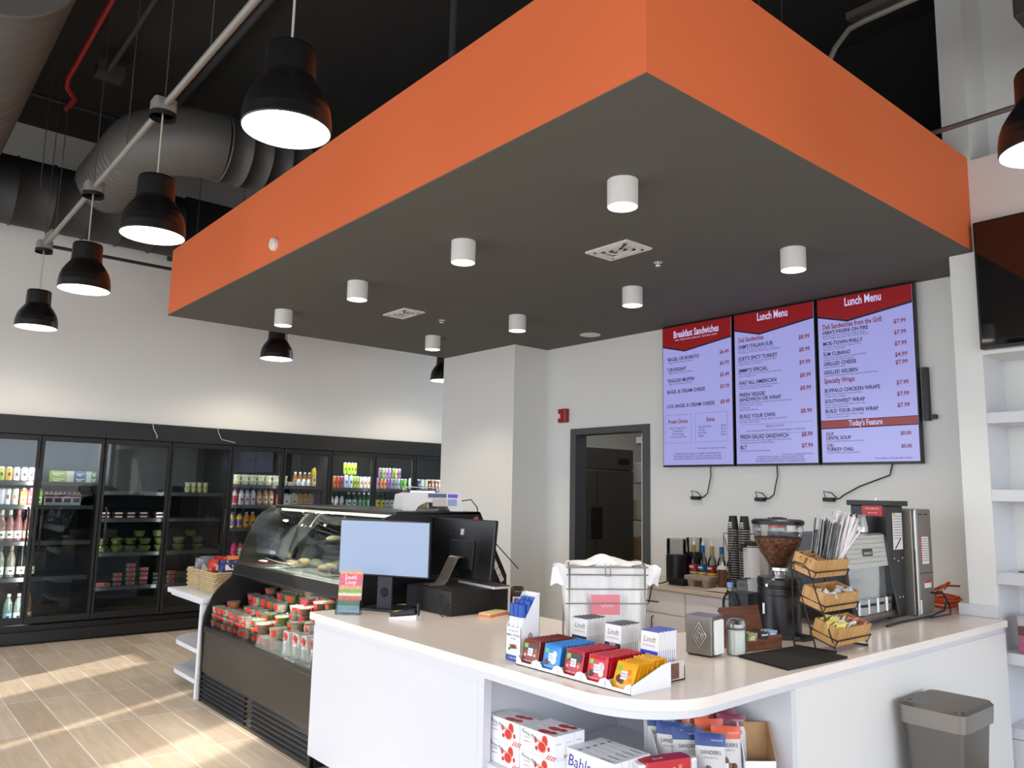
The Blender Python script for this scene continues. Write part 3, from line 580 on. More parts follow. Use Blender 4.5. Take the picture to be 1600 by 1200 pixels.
def tub(fill, lab, r=.046, h=.05, clear=False):
    t = rnd('yoghurt_tub', 'tub', [(0, 0), (r * .78, 0), (r, h), (r * 1.05, h), (r * 1.05, h + .006), (0, h + .006)], M(fill, .4), 16)
    MB().lathe([(r * .82, h * .2), (r * .97, h * .85)], M(lab, .5), 10, a0=-PI * .8, a1=-PI * .2).build('label', t); return t
def clam(fill, lab, w=.10, h=.045):
    t = thing('clear_food_box', 'x', 'food box'); a = w / 2
    MB().box(-a * .9, a * .9, -a * .7, a * .7, 0.002, h * .8, M(fill, .6, noise=.5, nscale=60)).build('food', t, bevel=.006)
    MB().box(-a, a, -a * .78, a * .78, 0, h, CLR2).build('box_shell', t, bevel=.006)
    MB().box(-a * .6, a * .6, -a * .79, -a * .78, h * .25, h * .75, M(lab, .5)).build('label', t); return t
def bowl():
    t = thing('salad_bowl', 'x', 'salad bowl'); b = MB().lathe([(0, .004), (.04, .004), (.062, .05), (.055, .062), (0, .068)], M((150, 168, 84), .7, noise=.5, nscale=70), 18)
    for k in range(12):
        a = random.random() * 6.3; r = random.random() * .045; b.ball((r * math.cos(a), r * math.sin(a), .063), .012, M(random.choice([(180, 195, 110), (210, 110, 80), (120, 140, 60), (220, 210, 160)]), .6), 6, .6)
    b.build('salad', t)
    MB().lathe([(.038, 0), (.044, .001), (.07, .055), (.074, .056), (.07, .066), (.04, .076), (0, .076)], CLR2, 20).build('clear_bowl', t); return t
door = lambda x: 'leftmost' if x < 1.5 else ('second' if x < 2.1 else ('third' if x < 2.7 else ('fourth' if x < 3.29 else ('fifth' if x < 3.9 else ('sixth' if x < 4.51 else ('seventh' if x < 5.12 else ('eighth' if x < 5.75 else 'ninth')))))))
_cnt = {}
def rowput(kind, desc, xs, z, shelf, group, y=8.95, rz=0, level=None, scale=None):
    for x in xs:
        key = (desc, shelf, door(x), level); _cnt[key] = _cnt.get(key, 0) + 1; n = _cnt[key]
        lab = '%s, %s on %s shelf, %s cooler door%s' % (desc, ORD[n - 1], shelf, door(x), (', ' + level) if level else '')
        kind.put((x, y + random.uniform(-.006, .006), z), lab, group, rz, scale)
K = Kind
G1 = 'drinks and food in the coolers'
# left cooler
for x, c, l, d in ((1.153, (180, 200, 40), None, 'lime green can'), (1.215, (235, 180, 60), (240, 170, 40), 'orange can'), (1.278, (20, 20, 22), (236, 236, 236), 'white can with black picture'), (1.342, (20, 20, 22), (235, 235, 232), 'white can with black picture'), (1.402, (150, 60, 110), (214, 150, 180), 'pink can'), (1.462, (240, 240, 238), None, 'plain white can')):
    rowput(K(can(c, l)), d, [x], 1.517, 'top', G1)
for x, c, d, w in ((1.63, (176, 200, 60), 'lime green box', .13), (1.735, (236, 226, 210), 'cream box', .065), (1.825, (60, 100, 150), 'blue box', .095), (1.905, (236, 226, 210), 'cream box', .055), (1.955, (60, 150, 80), 'green box', .06)):
    k = K(pack(c, w, .055)); rowput(k, d, [x], 1.517, 'top', G1, level='lower'); rowput(k, d, [x], 1.573, 'top', G1, level='upper')
for x, c, l, d in ((1.172, (235, 235, 235), (230, 232, 234), 'tall white can'), (1.222, (200, 40, 40), (230, 232, 234), 'tall white can with red'), (1.285, (230, 140, 40), (236, 236, 230), 'tall white can with orange')):
    rowput(K(can(c, l, .165, .029, c)), d, [x], 1.287, 'second', G1)
for x, c, d in ((1.355, (232, 140, 40), 'orange drink carton'), (1.42, (206, 80, 96), 'pink drink carton'), (1.485, (150, 190, 40), 'lime drink carton')): rowput(K(carton(c, (240, 240, 240), .165, .056, c)), d, [x], 1.287, 'second', G1)
def fourpack():
    t = thing('drink_multipack', 'x', 'multipack'); MB().box(-.04, .04, -.03, .03, 0, .115, M((232, 228, 226), .5)).box(-.04, .04, -.031, -.03, .085, .105, M((190, 50, 50), .5)).box(-.03, .03, -.031, -.03, .03, .07, M((120, 50, 45), .5)).build('carton', t)
    for x in (-.02, .02): MB().lathe([(.015, .115), (.017, .13), (.01, .135), (0, .135)], M((236, 236, 236), .4), 10, (x, 0, 0)).build('lid', t)
    return t
rowput(K(fourpack()), 'white and red multipack', [1.572, 1.652, 1.732, 1.812], 1.287, 'second', G1)
for xs_, z, lst, sh_ in (([1.2, 1.27, 1.34, 1.42], .942, (((225, 190, 175), (236, 225, 215), (225, 215, 200)), ((222, 170, 160), (238, 226, 216), (225, 205, 190)), ((215, 150, 150), (240, 220, 210), (200, 90, 110)), ((222, 160, 140), (226, 170, 160), (230, 180, 160))), 'third'),
                    ([1.22, 1.31, 1.40, 1.48], .602, (((220, 225, 200), (238, 238, 232), (60, 60, 58)), ((210, 200, 180), (236, 232, 225), (160, 120, 90)), ((60, 60, 50), (236, 230, 220), (40, 40, 42)), ((110, 120, 70), (236, 232, 200), (190, 170, 90))), 'fourth'),
                    ([1.325, 1.41, 1.49], .172, (((200, 220, 210), (160, 200, 215), (235, 235, 230)), ((200, 215, 200), (238, 238, 238), (236, 236, 232)), ((190, 160, 120), (228, 220, 180), (226, 100, 50))), 'bottom')):
    for x, (liq, lab, cap) in zip(xs_, lst):
        rowput(K(wine(liq, lab, cap, .295 if sh_ != 'bottom' else .27)), {'third': 'rose wine bottle', 'fourth': 'white wine bottle', 'bottom': 'sparkling wine bottle'}[sh_], [x], z, sh_, 'wine bottles in the left cooler', y=8.97)
# second cooler
k = K(tub((170, 172, 150), (226, 210, 120), .03, .05)); xs_ = [2.90, 2.965, 3.03, 3.095, 3.16, 3.225]
rowput(k, 'small tin with yellow label', xs_[:4], 1.432, 'top', G1, level='lower row'); rowput(k, 'small tin with yellow label', xs_[:4], 1.489, 'top', G1, level='upper row')
k = K(clam((176, 40, 36), (238, 226, 220), .115, .035)); xs_ = [2.09, 2.215, 2.335, 2.46, 2.62]
rowput(k, 'clear box of red cake', xs_, 1.157, 'second', G1, level='lower'); rowput(k, 'clear box of red cake', xs_, 1.193, 'second', G1, level='upper')
k = K(bowl()); xs_ = [2.09, 2.235, 2.36, 2.5, 2.655, 2.85, 3.05]
rowput(k, 'clear bowl of green salad', xs_, .812, 'third', 'salad bowls', level='lower'); rowput(k, 'clear bowl of green salad', xs_, .888, 'third', 'salad bowls', level='upper')
rowput(k, 'clear bowl of green salad', [2.44, 2.63, 2.97], .964, 'third', 'salad bowls', level='topmost')
k = K(clam((226, 214, 200), (206, 44, 44), .085, .045))
for x, n in ((2.085, 1), (2.16, 1), (2.262, 3), (2.385, 5), (2.515, 4), (2.79, 3)):
    for i in range(n): rowput(k, 'clear tub with red label', [x], .472 + .046 * i, 'fourth', 'red labelled tubs', level='stack level %s' % ('one', 'two', 'three', 'four', 'five')[i])
k = K(clam((90, 80, 70), (60, 60, 58), .06, .04))
for x in (2.635, 2.705, 2.875, 2.94):
    for i in range(3): rowput(k, 'dark clear tub', [x], .472 + .041 * i, 'fourth', 'dark tubs', level='stack level %s' % ('one', 'two', 'three')[i])
# third cooler
k = K(tub((240, 238, 230), (226, 216, 150))); xs_ = [3.34, 3.44, 3.535, 3.63, 3.722, 3.815, 3.91, 4.005]
rowput(k, 'white yoghurt tub', xs_, 1.532, 'top', 'yoghurt tubs', level='lower'); rowput(k, 'white yoghurt tub', xs_, 1.589, 'top', 'yoghurt tubs', level='upper')
rowput(K(tub((226, 226, 224), (230, 230, 228), .05, .04)), 'low white bowl', [4.11], 1.532, 'top', G1)
rowput(K(pbottle((200, 200, 214), (236, 236, 236), .085, .028)), 'small pale jar', [4.2, 4.265, 4.33], 1.532, 'top', G1)
rowput(K(pbottle((130, 80, 34), (240, 236, 230), .17, .028)), 'tall brown bottle', [4.22, 4.285, 4.35, 4.41], 1.532, 'top', G1, y=9.1)
rowput(K(carton((220, 190, 60), (230, 200, 60), .23, .05, (220, 190, 60))), 'tall yellow carton', [4.47], 1.532, 'top', G1, y=9.1)
rowput(K(pbottle((225, 205, 205), (180, 40, 50), .19, .033, (190, 60, 70))), 'white bottle with red cap', [3.33, 3.43], 1.302, 'second', G1)
rowput(K(pbottle((236, 232, 230), (60, 60, 130), .19, .031, (226, 200, 206))), 'white milk bottle', [3.505, 3.575, 3.645], 1.302, 'second', G1)
rowput(K(pbottle((196, 140, 96), (60, 36, 24), .19, .031, (226, 190, 150))), 'brown coffee bottle', [3.72, 3.79, 3.86], 1.302, 'second', G1)
rowput(K(pack((200, 50, 50), .06, .12)), 'red box', [3.945], 1.302, 'second', G1)
rowput(K(carton((226, 214, 190), (230, 230, 228), .14, .085)), 'cream drink carton', [4.05, 4.145], 1.302, 'second', G1)
rowput(K(carton((236, 150, 60), (240, 200, 160), .14, .062, (236, 150, 60))), 'orange drink carton', [4.225, 4.295, 4.362], 1.302, 'second', G1)
rowput(K(pbottle((70, 60, 140), (60, 60, 60), .17, .03, (90, 80, 170))), 'purple drink bottle', [4.42], 1.302, 'second', G1)
rowput(K(pbottle((150, 50, 80), (60, 60, 60), .17, .028, (170, 60, 90))), 'dark pink drink bottle', [4.475], 1.302, 'second', G1)
rowput(K(pbottle((230, 190, 40), (40, 50, 130), .175, .036, (120, 90, 150))), 'yellow juice bottle', [3.42, 3.50], 1.047, 'third', G1)
rowput(K(pbottle((236, 150, 40), (236, 226, 210), .175, .036, (240, 170, 80))), 'orange juice bottle', [3.58, 3.655], 1.047, 'third', G1)
rowput(K(pbottle((215, 218, 222), (40, 60, 140), .15, .03)), 'small pale bottle', [3.34, 3.73, 3.79, 3.85], 1.047, 'third', G1)
rowput(K(pbottle((190, 40, 110), (30, 30, 30), .17, .034, (220, 50, 120))), 'magenta drink bottle', [3.35, 3.46], .722, 'fourth', G1)
rowput(K(pbottle((190, 60, 70), (30, 30, 30), .17, .034, (236, 226, 170))), 'red drink bottle with cream label', [3.54, 3.62], .722, 'fourth', G1)
# right cooler
cols = [((80, 160, 60), 'green'), ((150, 190, 50), 'lime green'), ((226, 110, 40), 'orange'), ((225, 90, 50), 'red orange'), ((190, 50, 90), 'dark pink')]
for i, x in enumerate((4.57, 4.62, 4.67, 4.72, 4.77)): rowput(K(can(cols[i][0], None, .15, .022)), 'slim %s can' % cols[i][1], [x], 1.517, 'top', 'cans in the right cooler')
rowput(K(can((60, 90, 150), (214, 226, 240), .165, .03, (60, 90, 150))), 'white and blue can', [4.835, 4.90], 1.517, 'top', 'cans in the right cooler')
k = K(can((130, 160, 40), (176, 196, 60), .155, .022)); rowput(k, 'slim lime can', [4.95, 4.997], 1.517, 'top', 'cans in the right cooler'); rowput(k, 'slim lime can', [4.815, 4.862, 4.91, 4.957], 1.684, 'top', 'cans in the right cooler', level='stacked upper')
rowput(K(can((200, 120, 120), (232, 216, 206), .15, .026, (180, 60, 60))), 'pale can with red print', [5.05, 5.105, 5.16, 5.215], 1.517, 'top', 'cans in the right cooler')
pal = [(200, 120, 180), (230, 150, 60), (236, 170, 120), (150, 100, 170), (170, 130, 190), (120, 170, 140), (200, 190, 220), (90, 160, 70), (120, 190, 70)]
pn = ['pink', 'orange', 'peach', 'purple', 'lilac', 'sage', 'pale lilac', 'dark green', 'bright green']
for i in range(9): rowput(K(can(pal[i], None, .14, .022)), 'slim %s can' % pn[i], [5.30 + i * .052], 1.517, 'top', 'cans in the right cooler')
for i, j in enumerate((3, 8, 4, 0, 7, 2, 3)): rowput(K(can(pal[j], None, .13, .022)), 'slim %s can' % pn[j], [5.32 + i * .05], 1.658, 'top', 'cans in the right cooler', level='stacked upper')
rowput(K(can((236, 236, 232), None, .15, .027, (30, 60, 40))), 'white can', [5.80, 5.86], 1.517, 'top', 'cans in the right cooler')
for i, (c, n_) in enumerate((((40, 70, 110), 'navy'), ((200, 214, 220), 'pale blue'), ((225, 200, 160), 'cream'), ((60, 30, 30), 'dark brown'), ((210, 90, 50), 'rust'), ((40, 110, 100), 'teal'), ((180, 50, 50), 'red'))): rowput(K(can(c, None, .14, .026, (235, 225, 190))), '%s can' % n_, [5.93 + i * .055], 1.517, 'top', 'cans in the right cooler')
rowput(K(pbottle((235, 235, 235), (30, 30, 30), .17, .026, (236, 236, 232))), 'white bottle with black print', [4.58, 4.65, 4.72, 4.79], 1.267, 'second', 'bottles in the right cooler')
rowput(K(pbottle((60, 120, 80), (236, 236, 236), .2, .032, (200, 220, 236), GRN)), 'green water bottle with white label', [4.88, 4.955], 1.267, 'second', 'bottles in the right cooler')
rowput(K(pbottle((60, 120, 80), (230, 230, 226), .2, .03, (70, 140, 90), GRN)), 'green glass water bottle', [5.03, 5.10, 5.17], 1.267, 'second', 'bottles in the right cooler')
rowput(K(pbottle((80, 130, 60), (50, 110, 50), .2, .029, (226, 214, 40), GRN)), 'green bottle with yellow label', [5.30, 5.37], 1.267, 'second', 'bottles in the right cooler')
rowput(K(pbottle((190, 205, 210), (40, 60, 90), .2, .028, (225, 230, 234), GLS)), 'clear water bottle with blue cap', [5.44, 5.505, 5.57, 5.635, 5.70], 1.267, 'second', 'bottles in the right cooler')
rowput(K(pbottle((226, 110, 50), (226, 100, 50), .19, .032, (240, 190, 150))), 'orange tea bottle', [5.79, 5.865], 1.267, 'second', 'bottles in the right cooler')
rowput(K(can((226, 196, 120), None, .17, .026, (180, 120, 60))), 'tall sand coloured can', [5.95, 6.01, 6.07], 1.267, 'second', 'bottles in the right cooler')
# ================================================================ MAIN COUNTER
QZ = M((244, 234, 226), .2, noise=.05, nscale=9, spec=.35); ctw = LAM
def arc(cx, cy, r, a0, a1, n=14): return [(cx + r * math.cos(math.radians(a0 + (a1 - a0) * k / n)), cy + r * math.sin(math.radians(a0 + (a1 - a0) * k / n))) for k in range(n + 1)]
def outline(d, y1=4.065):   # d: how far in from the worktop's edge
    return [(2.016 + d, y1 - d)] + [(2.004 + d, 2.2)] + arc(2.316, 1.985, .318 - d, 180, 270, 16) + [(2.7, 1.682 + d), (5.165, 1.69 + d)]
t = thing('service_counter', 'white service counter with a rounded corner and open shelf under its corner', 'counter', (2.5, 2.8, 0)); O = t.location
top = outline(0) + [(5.165, 1.955), (5.66, 1.955), (5.66, 2.50), (2.98, 2.50), (2.98, 4.065)]
MB().prism(top, .80, .836, QZ, smooth=False).build('worktop', t, O, bevel=.003)
sub = outline(.022) + [(5.15, 2.3), (2.90, 2.3), (2.90, 4.04)]
MB().prism(sub, .768, .80, LAM).build('top_rail', t, O, bevel=.002)
MB().box(2.036, 2.90, 2.59, 4.045, .1, .768, LAM).build('front_panel', t, O, bevel=.002)
MB().box(2.12, 2.88, 2.60, 3.95, 0, .1, M((225, 225, 222), .6)).build('plinth', t, O)
MB().box(2.89, 5.168, 1.706, 2.42, .0, .768, M((228, 226, 222), .45)).build('side_panel', t, O)
MB().box(2.865, 2.90, 1.700, 2.42, .0, .768, LAM).box(2.865, 2.90, 2.42, 2.59, .0, .768, LAM).build('divider', t, O)
sf = [(2.06, 2.588), (2.03, 2.2)] + arc(2.33, 1.99, .30, 180, 270, 14) + [(2.864, 1.705), (2.864, 2.588)]
for z in (.42, .02): MB().prism(sf, z, z + .024, LAM).build('shelf', t, O, bevel=.002)
MB().box(2.036, 2.075, 2.551, 2.589, .1, .768, LAM).build('stile', t, O)
# ---------------------------------------------------------------- back counter with drawers
QB = M((214, 200, 188), .25, noise=.08); CAB = M((238, 238, 244), .5)
t = thing('back_counter', 'low cabinet run with white drawers and black handles under the menu screens', 'cabinet', (5.3, 3.4, 0)); O = t.location
MB().box(4.985, 5.665, 2.505, 4.55, .77, .80, QB).build('worktop', t, O, bevel=.003)
MB().box(5.03, 5.66, 2.51, 4.54, .08, .77, CAB).build('carcass', t, O)
HB = BLACK
for a, c in ((2.55, 3.12), (3.125, 3.838), (3.843, 4.54)):
    d = MB().box(5.01, 5.03, a + .003, c - .003, .59, .762, CAB).build('drawer', t, O, bevel=.002)
    yc = (a + c) / 2 - .02
    MB().tube([(5.01, yc - .075, .675), (4.99, yc - .07, .675), (4.99, yc + .07, .675), (5.01, yc + .075, .675)], .005, HB, 6).build('handle', d, O)
    mid = (a + c) / 2
    for i, (p, q_) in enumerate(((a, mid), (mid, c))):
        d = MB().box(5.01, 5.03, p + .003, q_ - .003, .1, .583, CAB).build('door', t, O, bevel=.002)
        hy = q_ - .04 if i == 0 else p + .04
        MB().tube([(5.01, hy, .44), (4.988, hy, .445), (4.988, hy, .555), (5.01, hy, .56)], .005, HB, 6).build('handle', d, O)
# ================================================================ REFRIGERATED CASE
CB = M((17, 18, 20), .28, coat=.2); CP = M((64, 61, 57), .42, .55)
t = thing('deli_case', 'black refrigerated deli case with curved glass front and open lower shelf', 'display case', (2.75, 4.95, 0)); O = t.location
YN, YF = 4.10, 5.84
prof = [(2.078, 0), (2.066, .50), (2.072, .58), (2.09, .65), (2.13, .73), (2.18, .79), (2.25, .85), (2.275, .89), (2.293, .95), (2.32, 1.05), (2.36, 1.16), (2.40, 1.24), (2.45, 1.31), (2.50, 1.34), (2.57, 1.36), (3.2, 1.37), (3.44, .95), (3.45, 0)]
for y0, nm in ((YF - .025, 'end_panel'), (YN, 'end_panel')): MB().prism(prof, y0, y0 + .025, CB, 'y').build(nm, t, O, bevel=.003)
MB().box(2.10, 3.43, YN + .025, YF - .025, 0, .20, CB).box(2.11, 3.43, YN + .025, YF - .025, .2, .49, CB).box(2.86, 3.40, YN + .025, YF - .025, .49, .93, DARK).build('body', t, O)
MB().box(2.078, 2.11, YN + .02, YF - .02, .205, .475, CP).build('front_panel', t, O, bevel=.003)
b = MB()
for s0, s1 in ((YN + .03, (YN + YF) / 2 - .05), ((YN + YF) / 2 + .05, YF - .03)):
    for k in range(6):
        z = .022 + k * .030; b.add([(2.074, s0, z), (2.074, s1, z), (2.10, s1, z + .024), (2.10, s0, z + .024), (2.098, s0, z - .004), (2.098, s1, z - .004)], [(0, 1, 2, 3), (0, 4, 5, 1)], M((34, 36, 40), .35, .3)).cyl((2.079, s1, z + .002), (2.079, s0, z + .002), .004, M((34, 36, 40), .3, .3), 6)
b.box(2.085, 2.10, YN + .02, YF - .02, 0, .02, CB).box(2.09, 2.1, YN, YF, .0, .2, CB).build('vent_grille', t, O)
MB().box(2.068, 2.12, YN + .02, YF - .02, .475, .52, CB).build('bumper', t, O, bevel=.01)
MB().add([(2.070, YN + .025, .52), (2.070, YF - .025, .52), (2.083, YF - .025, .60), (2.083, YN + .025, .60)], [(0, 1, 2, 3)], GL((235, 240, 238), .35, 0, 1.5)).build('front_glass', t, O, solid=.005)
MB().box(2.11, 2.22, YN + .025, YF - .025, .50, .519, M((60, 60, 60), .5)).box(2.22, 2.34, YN + .025, YF - .025, .50, .544, BLACK).box(2.34, 2.465, YN + .025, YF - .025, .50, .589, BLACK).box(2.465, 2.60, YN + .025, YF - .025, .50, .624, BLACK).box(2.60, 2.73, YN + .025, YF - .025, .50, .664, BLACK).box(2.73, 2.86, YN + .025, YF - .025, .50, .694, BLACK).build('lower_deck', t, O)
bp = [(2.262, .855), (2.247, .875), (2.283, .945), (2.315, .952), (2.34, .90), (2.86, .90), (2.86, .87), (2.33, .87)]
MB().prism(bp, YN + .025, YF - .025, CB, 'y').build('middle_rail', t, O, bevel=.003)
MB().box(2.34, 3.3, YN + .025, YF - .025, .90, .93, M((206, 208, 206), .5)).build('upper_deck', t, O)
gp = [(2.293, .95), (2.325, 1.05), (2.36, 1.15), (2.395, 1.235), (2.42, 1.275), (2.445, 1.303), (2.475, 1.327), (2.51, 1.343), (2.57, 1.356)]
b = MB(); b.add([(x, y, z) for x, z in gp for y in (YN + .025, YF - .025)], [(2 * i, 2 * i + 1, 2 * i + 3, 2 * i + 2) for i in range(len(gp) - 1)], GL((236, 242, 240), .62, .0, 1.5), True)
b.build('curved_glass', t, O, solid=.004)
MB().box(2.56, 3.2, YN, YF, 1.355, 1.375, CB).build('top_panel', t, O, bevel=.004)
MB().add([(3.2, YN, 1.37), (3.2, YF, 1.37), (3.44, YF, .95), (3.44, YN, .95)], [(0, 1, 2, 3)], M((70, 74, 74), .3)).build('rear_doors', t, O, solid=.01)
MB().box(2.62, 3.1, YN + .04, YF - .04, 1.10, 1.108, GL((200, 214, 208), 1.0)).build('glass_shelf', t, O)
MB().cyl((2.60, YN + .05, 1.34), (2.60, YF - .05, 1.34), .009, M((255, 246, 225), .5, emit=5), 8).cyl((2.36, YN + .05, .86), (2.36, YF - .05, .86), .007, M((255, 248, 235), .5, emit=4), 8).build('light_tube', t, O)
MB().box(2.69, 2.70, 4.97, 4.98, .93, 1.36, M((120, 124, 124), .4, .5)).build('support', t, O)
area('case_lamp', (2.62, 4.97, 1.33), (0, 0, -1), .05, 1.6, 15, (1, .95, .85)); area('case_lamp', (2.38, 4.97, .85), (.1, 0, -1), .03, 1.6, 14, (1, .95, .88))
MB().box(3.21, 3.212, 4.095, 4.099, .95, 1.37, WHITE)
# price strips along the slanted near end of the case
b = MB(); T_ = Matrix.Translation((3.19, 4.095, 1.355)) @ Matrix.Rotation(math.radians(60.3), 4, 'Y')
q = MB(T_); q.box(0, .48, -.004, 0, -.05, -.018, M((214, 204, 198), .6)); 
for k in range(9): q.box(.03 + k * .05, .033 + k * .05, -.005, -.004, -.05, -.018, INK)
q.box(0, .06, -.0055, -.004, -.05, -.018, M((190, 70, 70), .6)); q.build('price_strip', t, O)
# food in the upper compartment
FOODC = [((226, 196, 130), 'golden pastries'), ((214, 180, 120), 'wrapped bread rolls'), ((60, 58, 56), 'dark wrapped loaf'), ((230, 214, 180), 'cream pastries')]
for i, (y, x, z, ci, w_) in enumerate(((5.35, 2.60, .93, 0, .10), (5.0, 2.62, .93, 1, .12), (4.72, 2.60, .93, 2, .12), (4.45, 2.6, .93, 3, .1))):
    c, nm = FOODC[ci]; tr = thing('food_tray', 'tray of %s on the upper deck of the deli case' % nm, 'tray', (x, y, z), group='trays in the upper deli case')
    MB().rbox(-.14, .14, -.15, .15, 0, .012, .03, M((210, 212, 212), .3, .5)).build('tray', tr)
    b = MB()
    for k in range(9):
        a = random.uniform(-.09, .09); d = random.uniform(-.1, .1); b.ball((a, d, .035 + random.random() * .02), .038, M(c, .6, noise=.35, nscale=60), 9, .65)
    b.build('pastries', tr)
for i, y in enumerate((4.35, 4.7, 5.05, 5.4)):
    c, nm = (((206, 190, 110), 'green and yellow sandwiches'), ((214, 180, 130), 'wrapped rolls'), ((190, 150, 100), 'brown bread'), ((222, 208, 170), 'pale wraps'))[i]
    tr = thing('food_tray', 'small tray of %s on the glass shelf of the deli case' % nm, 'tray', (2.82, y, 1.108), group='trays on the glass shelf')
    MB().box(-.1, .1, -.12, .12, 0, .01, M((30, 30, 32), .4)).build('tray', tr)
    b = MB()
    for k in range(6): b.ball((random.uniform(-.06, .06), random.uniform(-.08, .08), .03), .032, M(c, .6, noise=.35, nscale=60), 8, .6)
    b.build('pastries', tr)
# deli tubs on the open shelf
DL1 = GL((240, 244, 242), .9, .05, 1.4)
def deli(fill, r=.055, h=.064, lab=(216, 40, 40)):
    t = thing('deli_tub', 'x', 'deli tub')
    MB().lathe([(0, .003), (r * .80, .003), (r * .93, h * .86), (0, h * .88)], M(fill, .65, noise=.5, nscale=80), 18).build('food', t)
    MB().lathe([(r * .84, 0), (r * .97, h * .93)], DL1, 20).build('tub_wall', t)
    MB().lathe([(r * 1.03, h * .92), (r * 1.04, h), (r * .9, h * 1.01), (r * .88, h * .97), (0, h * .97)], GL((236, 240, 238), 1.0, .08, 1.5, .9), 20).build('lid', t)
    MB().lathe([(r * .915, h * .26), (r * .985, h * .84)], M(lab, .5), 6, a0=PI * 1.06, a1=PI * 1.27, smooth=False).build('label', t)
    return t
fills = [((214, 140, 90), 'orange salad'), ((226, 216, 180), 'cream salad'), ((146, 166, 80), 'green guacamole'), ((196, 110, 100), 'red salsa'), ((214, 206, 180), 'white spread'), ((176, 136, 112), 'brown lentils')]
kt = {}
for i, (c, n_) in enumerate(fills):
    kt[i, 0] = Kind(deli(c)); kt[i, 1] = Kind(deli(c, .059, .095)); kt[i, 2] = Kind(deli(c, .047, .045))
random.seed(3)
rown = ['front', 'second', 'third', 'rear']
deck = [(2.145, .52, .112), (2.255, .545, .115), (2.40, .59, .122), (2.53, .625, .122), (2.665, .665, .125), (2.79, .695, .125)]
rown = ['front row', 'second row', 'third row', 'fourth row', 'fifth row', 'rear row']
for ri, (x, z, st) in enumerate(deck):
    y = YF - .09; n = 0
    ymin = 4.62 if ri < 2 else 4.18
    while y > ymin:
        n += 1; fi = random.choice([0, 1, 2, 3, 4, 5]); sz = random.choice([0, 0, 2]) if ri < 4 else random.choice([0, 0, 1]); 
        if ri < 2 and y > 5.2: sz = 2
        hh = (.064, .095, .045)[sz] * 1.02; k = 0; zz = z; lv = 1 if sz == 1 else random.choice([2, 3, 3] if sz == 2 else [1, 2, 2] if ri < 4 else [2])
        while k < lv:
            lab = 'clear tub of %s, %s from far end, %s%s' % (fills[fi][1], ORD[n - 1], rown[ri], '' if lv == 1 else (', ' + ('bottom', 'middle' if lv == 3 else 'top', 'top')[k] + ' tub'))
            kt[fi, sz].put((x + random.uniform(-.006, .006), y, zz), lab, 'clear deli tubs with red labels', random.uniform(-.5, .4)); zz += hh; k += 1
        y -= st if sz != 2 else max(.098, st - .015)
# unused prototypes are dropped
for k_ in kt.values():
    if not k_.used:
        for c_ in list(k_.p.children): bpy.data.objects.remove(c_)
        bpy.data.objects.remove(k_.p)
def sandwich():
    t = thing('wrapped_sandwich', 'x', 'sandwich')
    MB().prism([(-.05, 0), (.05, 0), (.03, .12), (-.02, .13)], -.03, .03, M((214, 196, 170), .6, noise=.4, nscale=50), 'y').build('sandwich', t, bevel=.008)
    MB().prism([(-.058, 0), (.058, 0), (.036, .135), (-.026, .145)], -.036, .036, GL((240, 242, 242), 1.3, .1, 1.5, .75), 'y').build('clear_wrapper', t, bevel=.006)
    MB(Matrix.Translation((0, -.038, .11)) @ Matrix.Rotation(.6, 4, 'Y')).box(-.02, .02, -.002, 0, -.015, .015, M((206, 30, 32), .5)).build('label', t)
    MB().box(-.03, .0, -.038, -.0365, .02, .08, M((235, 235, 235), .5)).build('price_label', t)
    return t
k = Kind(sandwich())
for i, (x, y) in enumerate(((2.14, 4.52), (2.15, 4.41), (2.15, 4.30), (2.15, 4.19), (2.25, 4.47), (2.26, 4.35), (2.26, 4.22))):
    k.put((x, y, .521 if i < 4 else .546), 'clear wrapped sandwich with red tag, %s from the tubs in the %s row' % (ORD[i % 4 if i < 4 else i - 4], 'front' if i < 4 else 'back'), 'wrapped sandwiches in the deli case', rot=(0, -.15, -PI / 2 + random.uniform(-.25, .25)))
# scale on top of the case
t = thing('deli_scale', 'white weighing scale with blue display standing on the deli case', 'scale', (2.93, 4.32, 1.376), rz=-.35)
MB().prism([(-.19, .02), (-.18, .10), (-.13, .115), (.17, .115), (.205, .04), (.205, .0), (.12, .0), (.10, .03), (.04, .055), (-.04, .055), (-.09, .03), (-.11, .0), (-.19, .0)][::-1], -.15, .15, M((214, 214, 216), .35), 'y').build('body', t, bevel=.006)
MB().box(-.14, .02, -.12, .13, .116, .126, CHROME).tube([(-.13, .12, .125), (-.13, .12, .15), (.10, .12, .15), (.10, .12, .125)], .004, CHROME, 6).build('weighing_plate', t)
MB().box(-.03, .09, -.153, -.15, .085, .11, M((60, 60, 110), .3)).box(.10, .165, -.153, -.15, .085, .108, M((70, 50, 190), .3, emit=.8)).build('display', t)
MB().box(.0, .09, -.153, -.15, .03, .078, M((190, 180, 176), .5)).box(.1, .16, -.153, -.15, .035, .075, M((140, 160, 190), .5)).build('keypad', t)
tag(MB().tube([(3.12, 4.3, 1.39), (3.18, 4.28, 1.44), (3.24, 4.25, 1.45), (3.27, 4.22, 1.40), (3.28, 4.2, 1.28), (3.5, 4.05, 1.0)], .004, BLACK, 6).build('power_cord', org=(3.2, 4.2, 1.4)), 'black cord looping from the weighing scale behind the deli case', 'power cord')
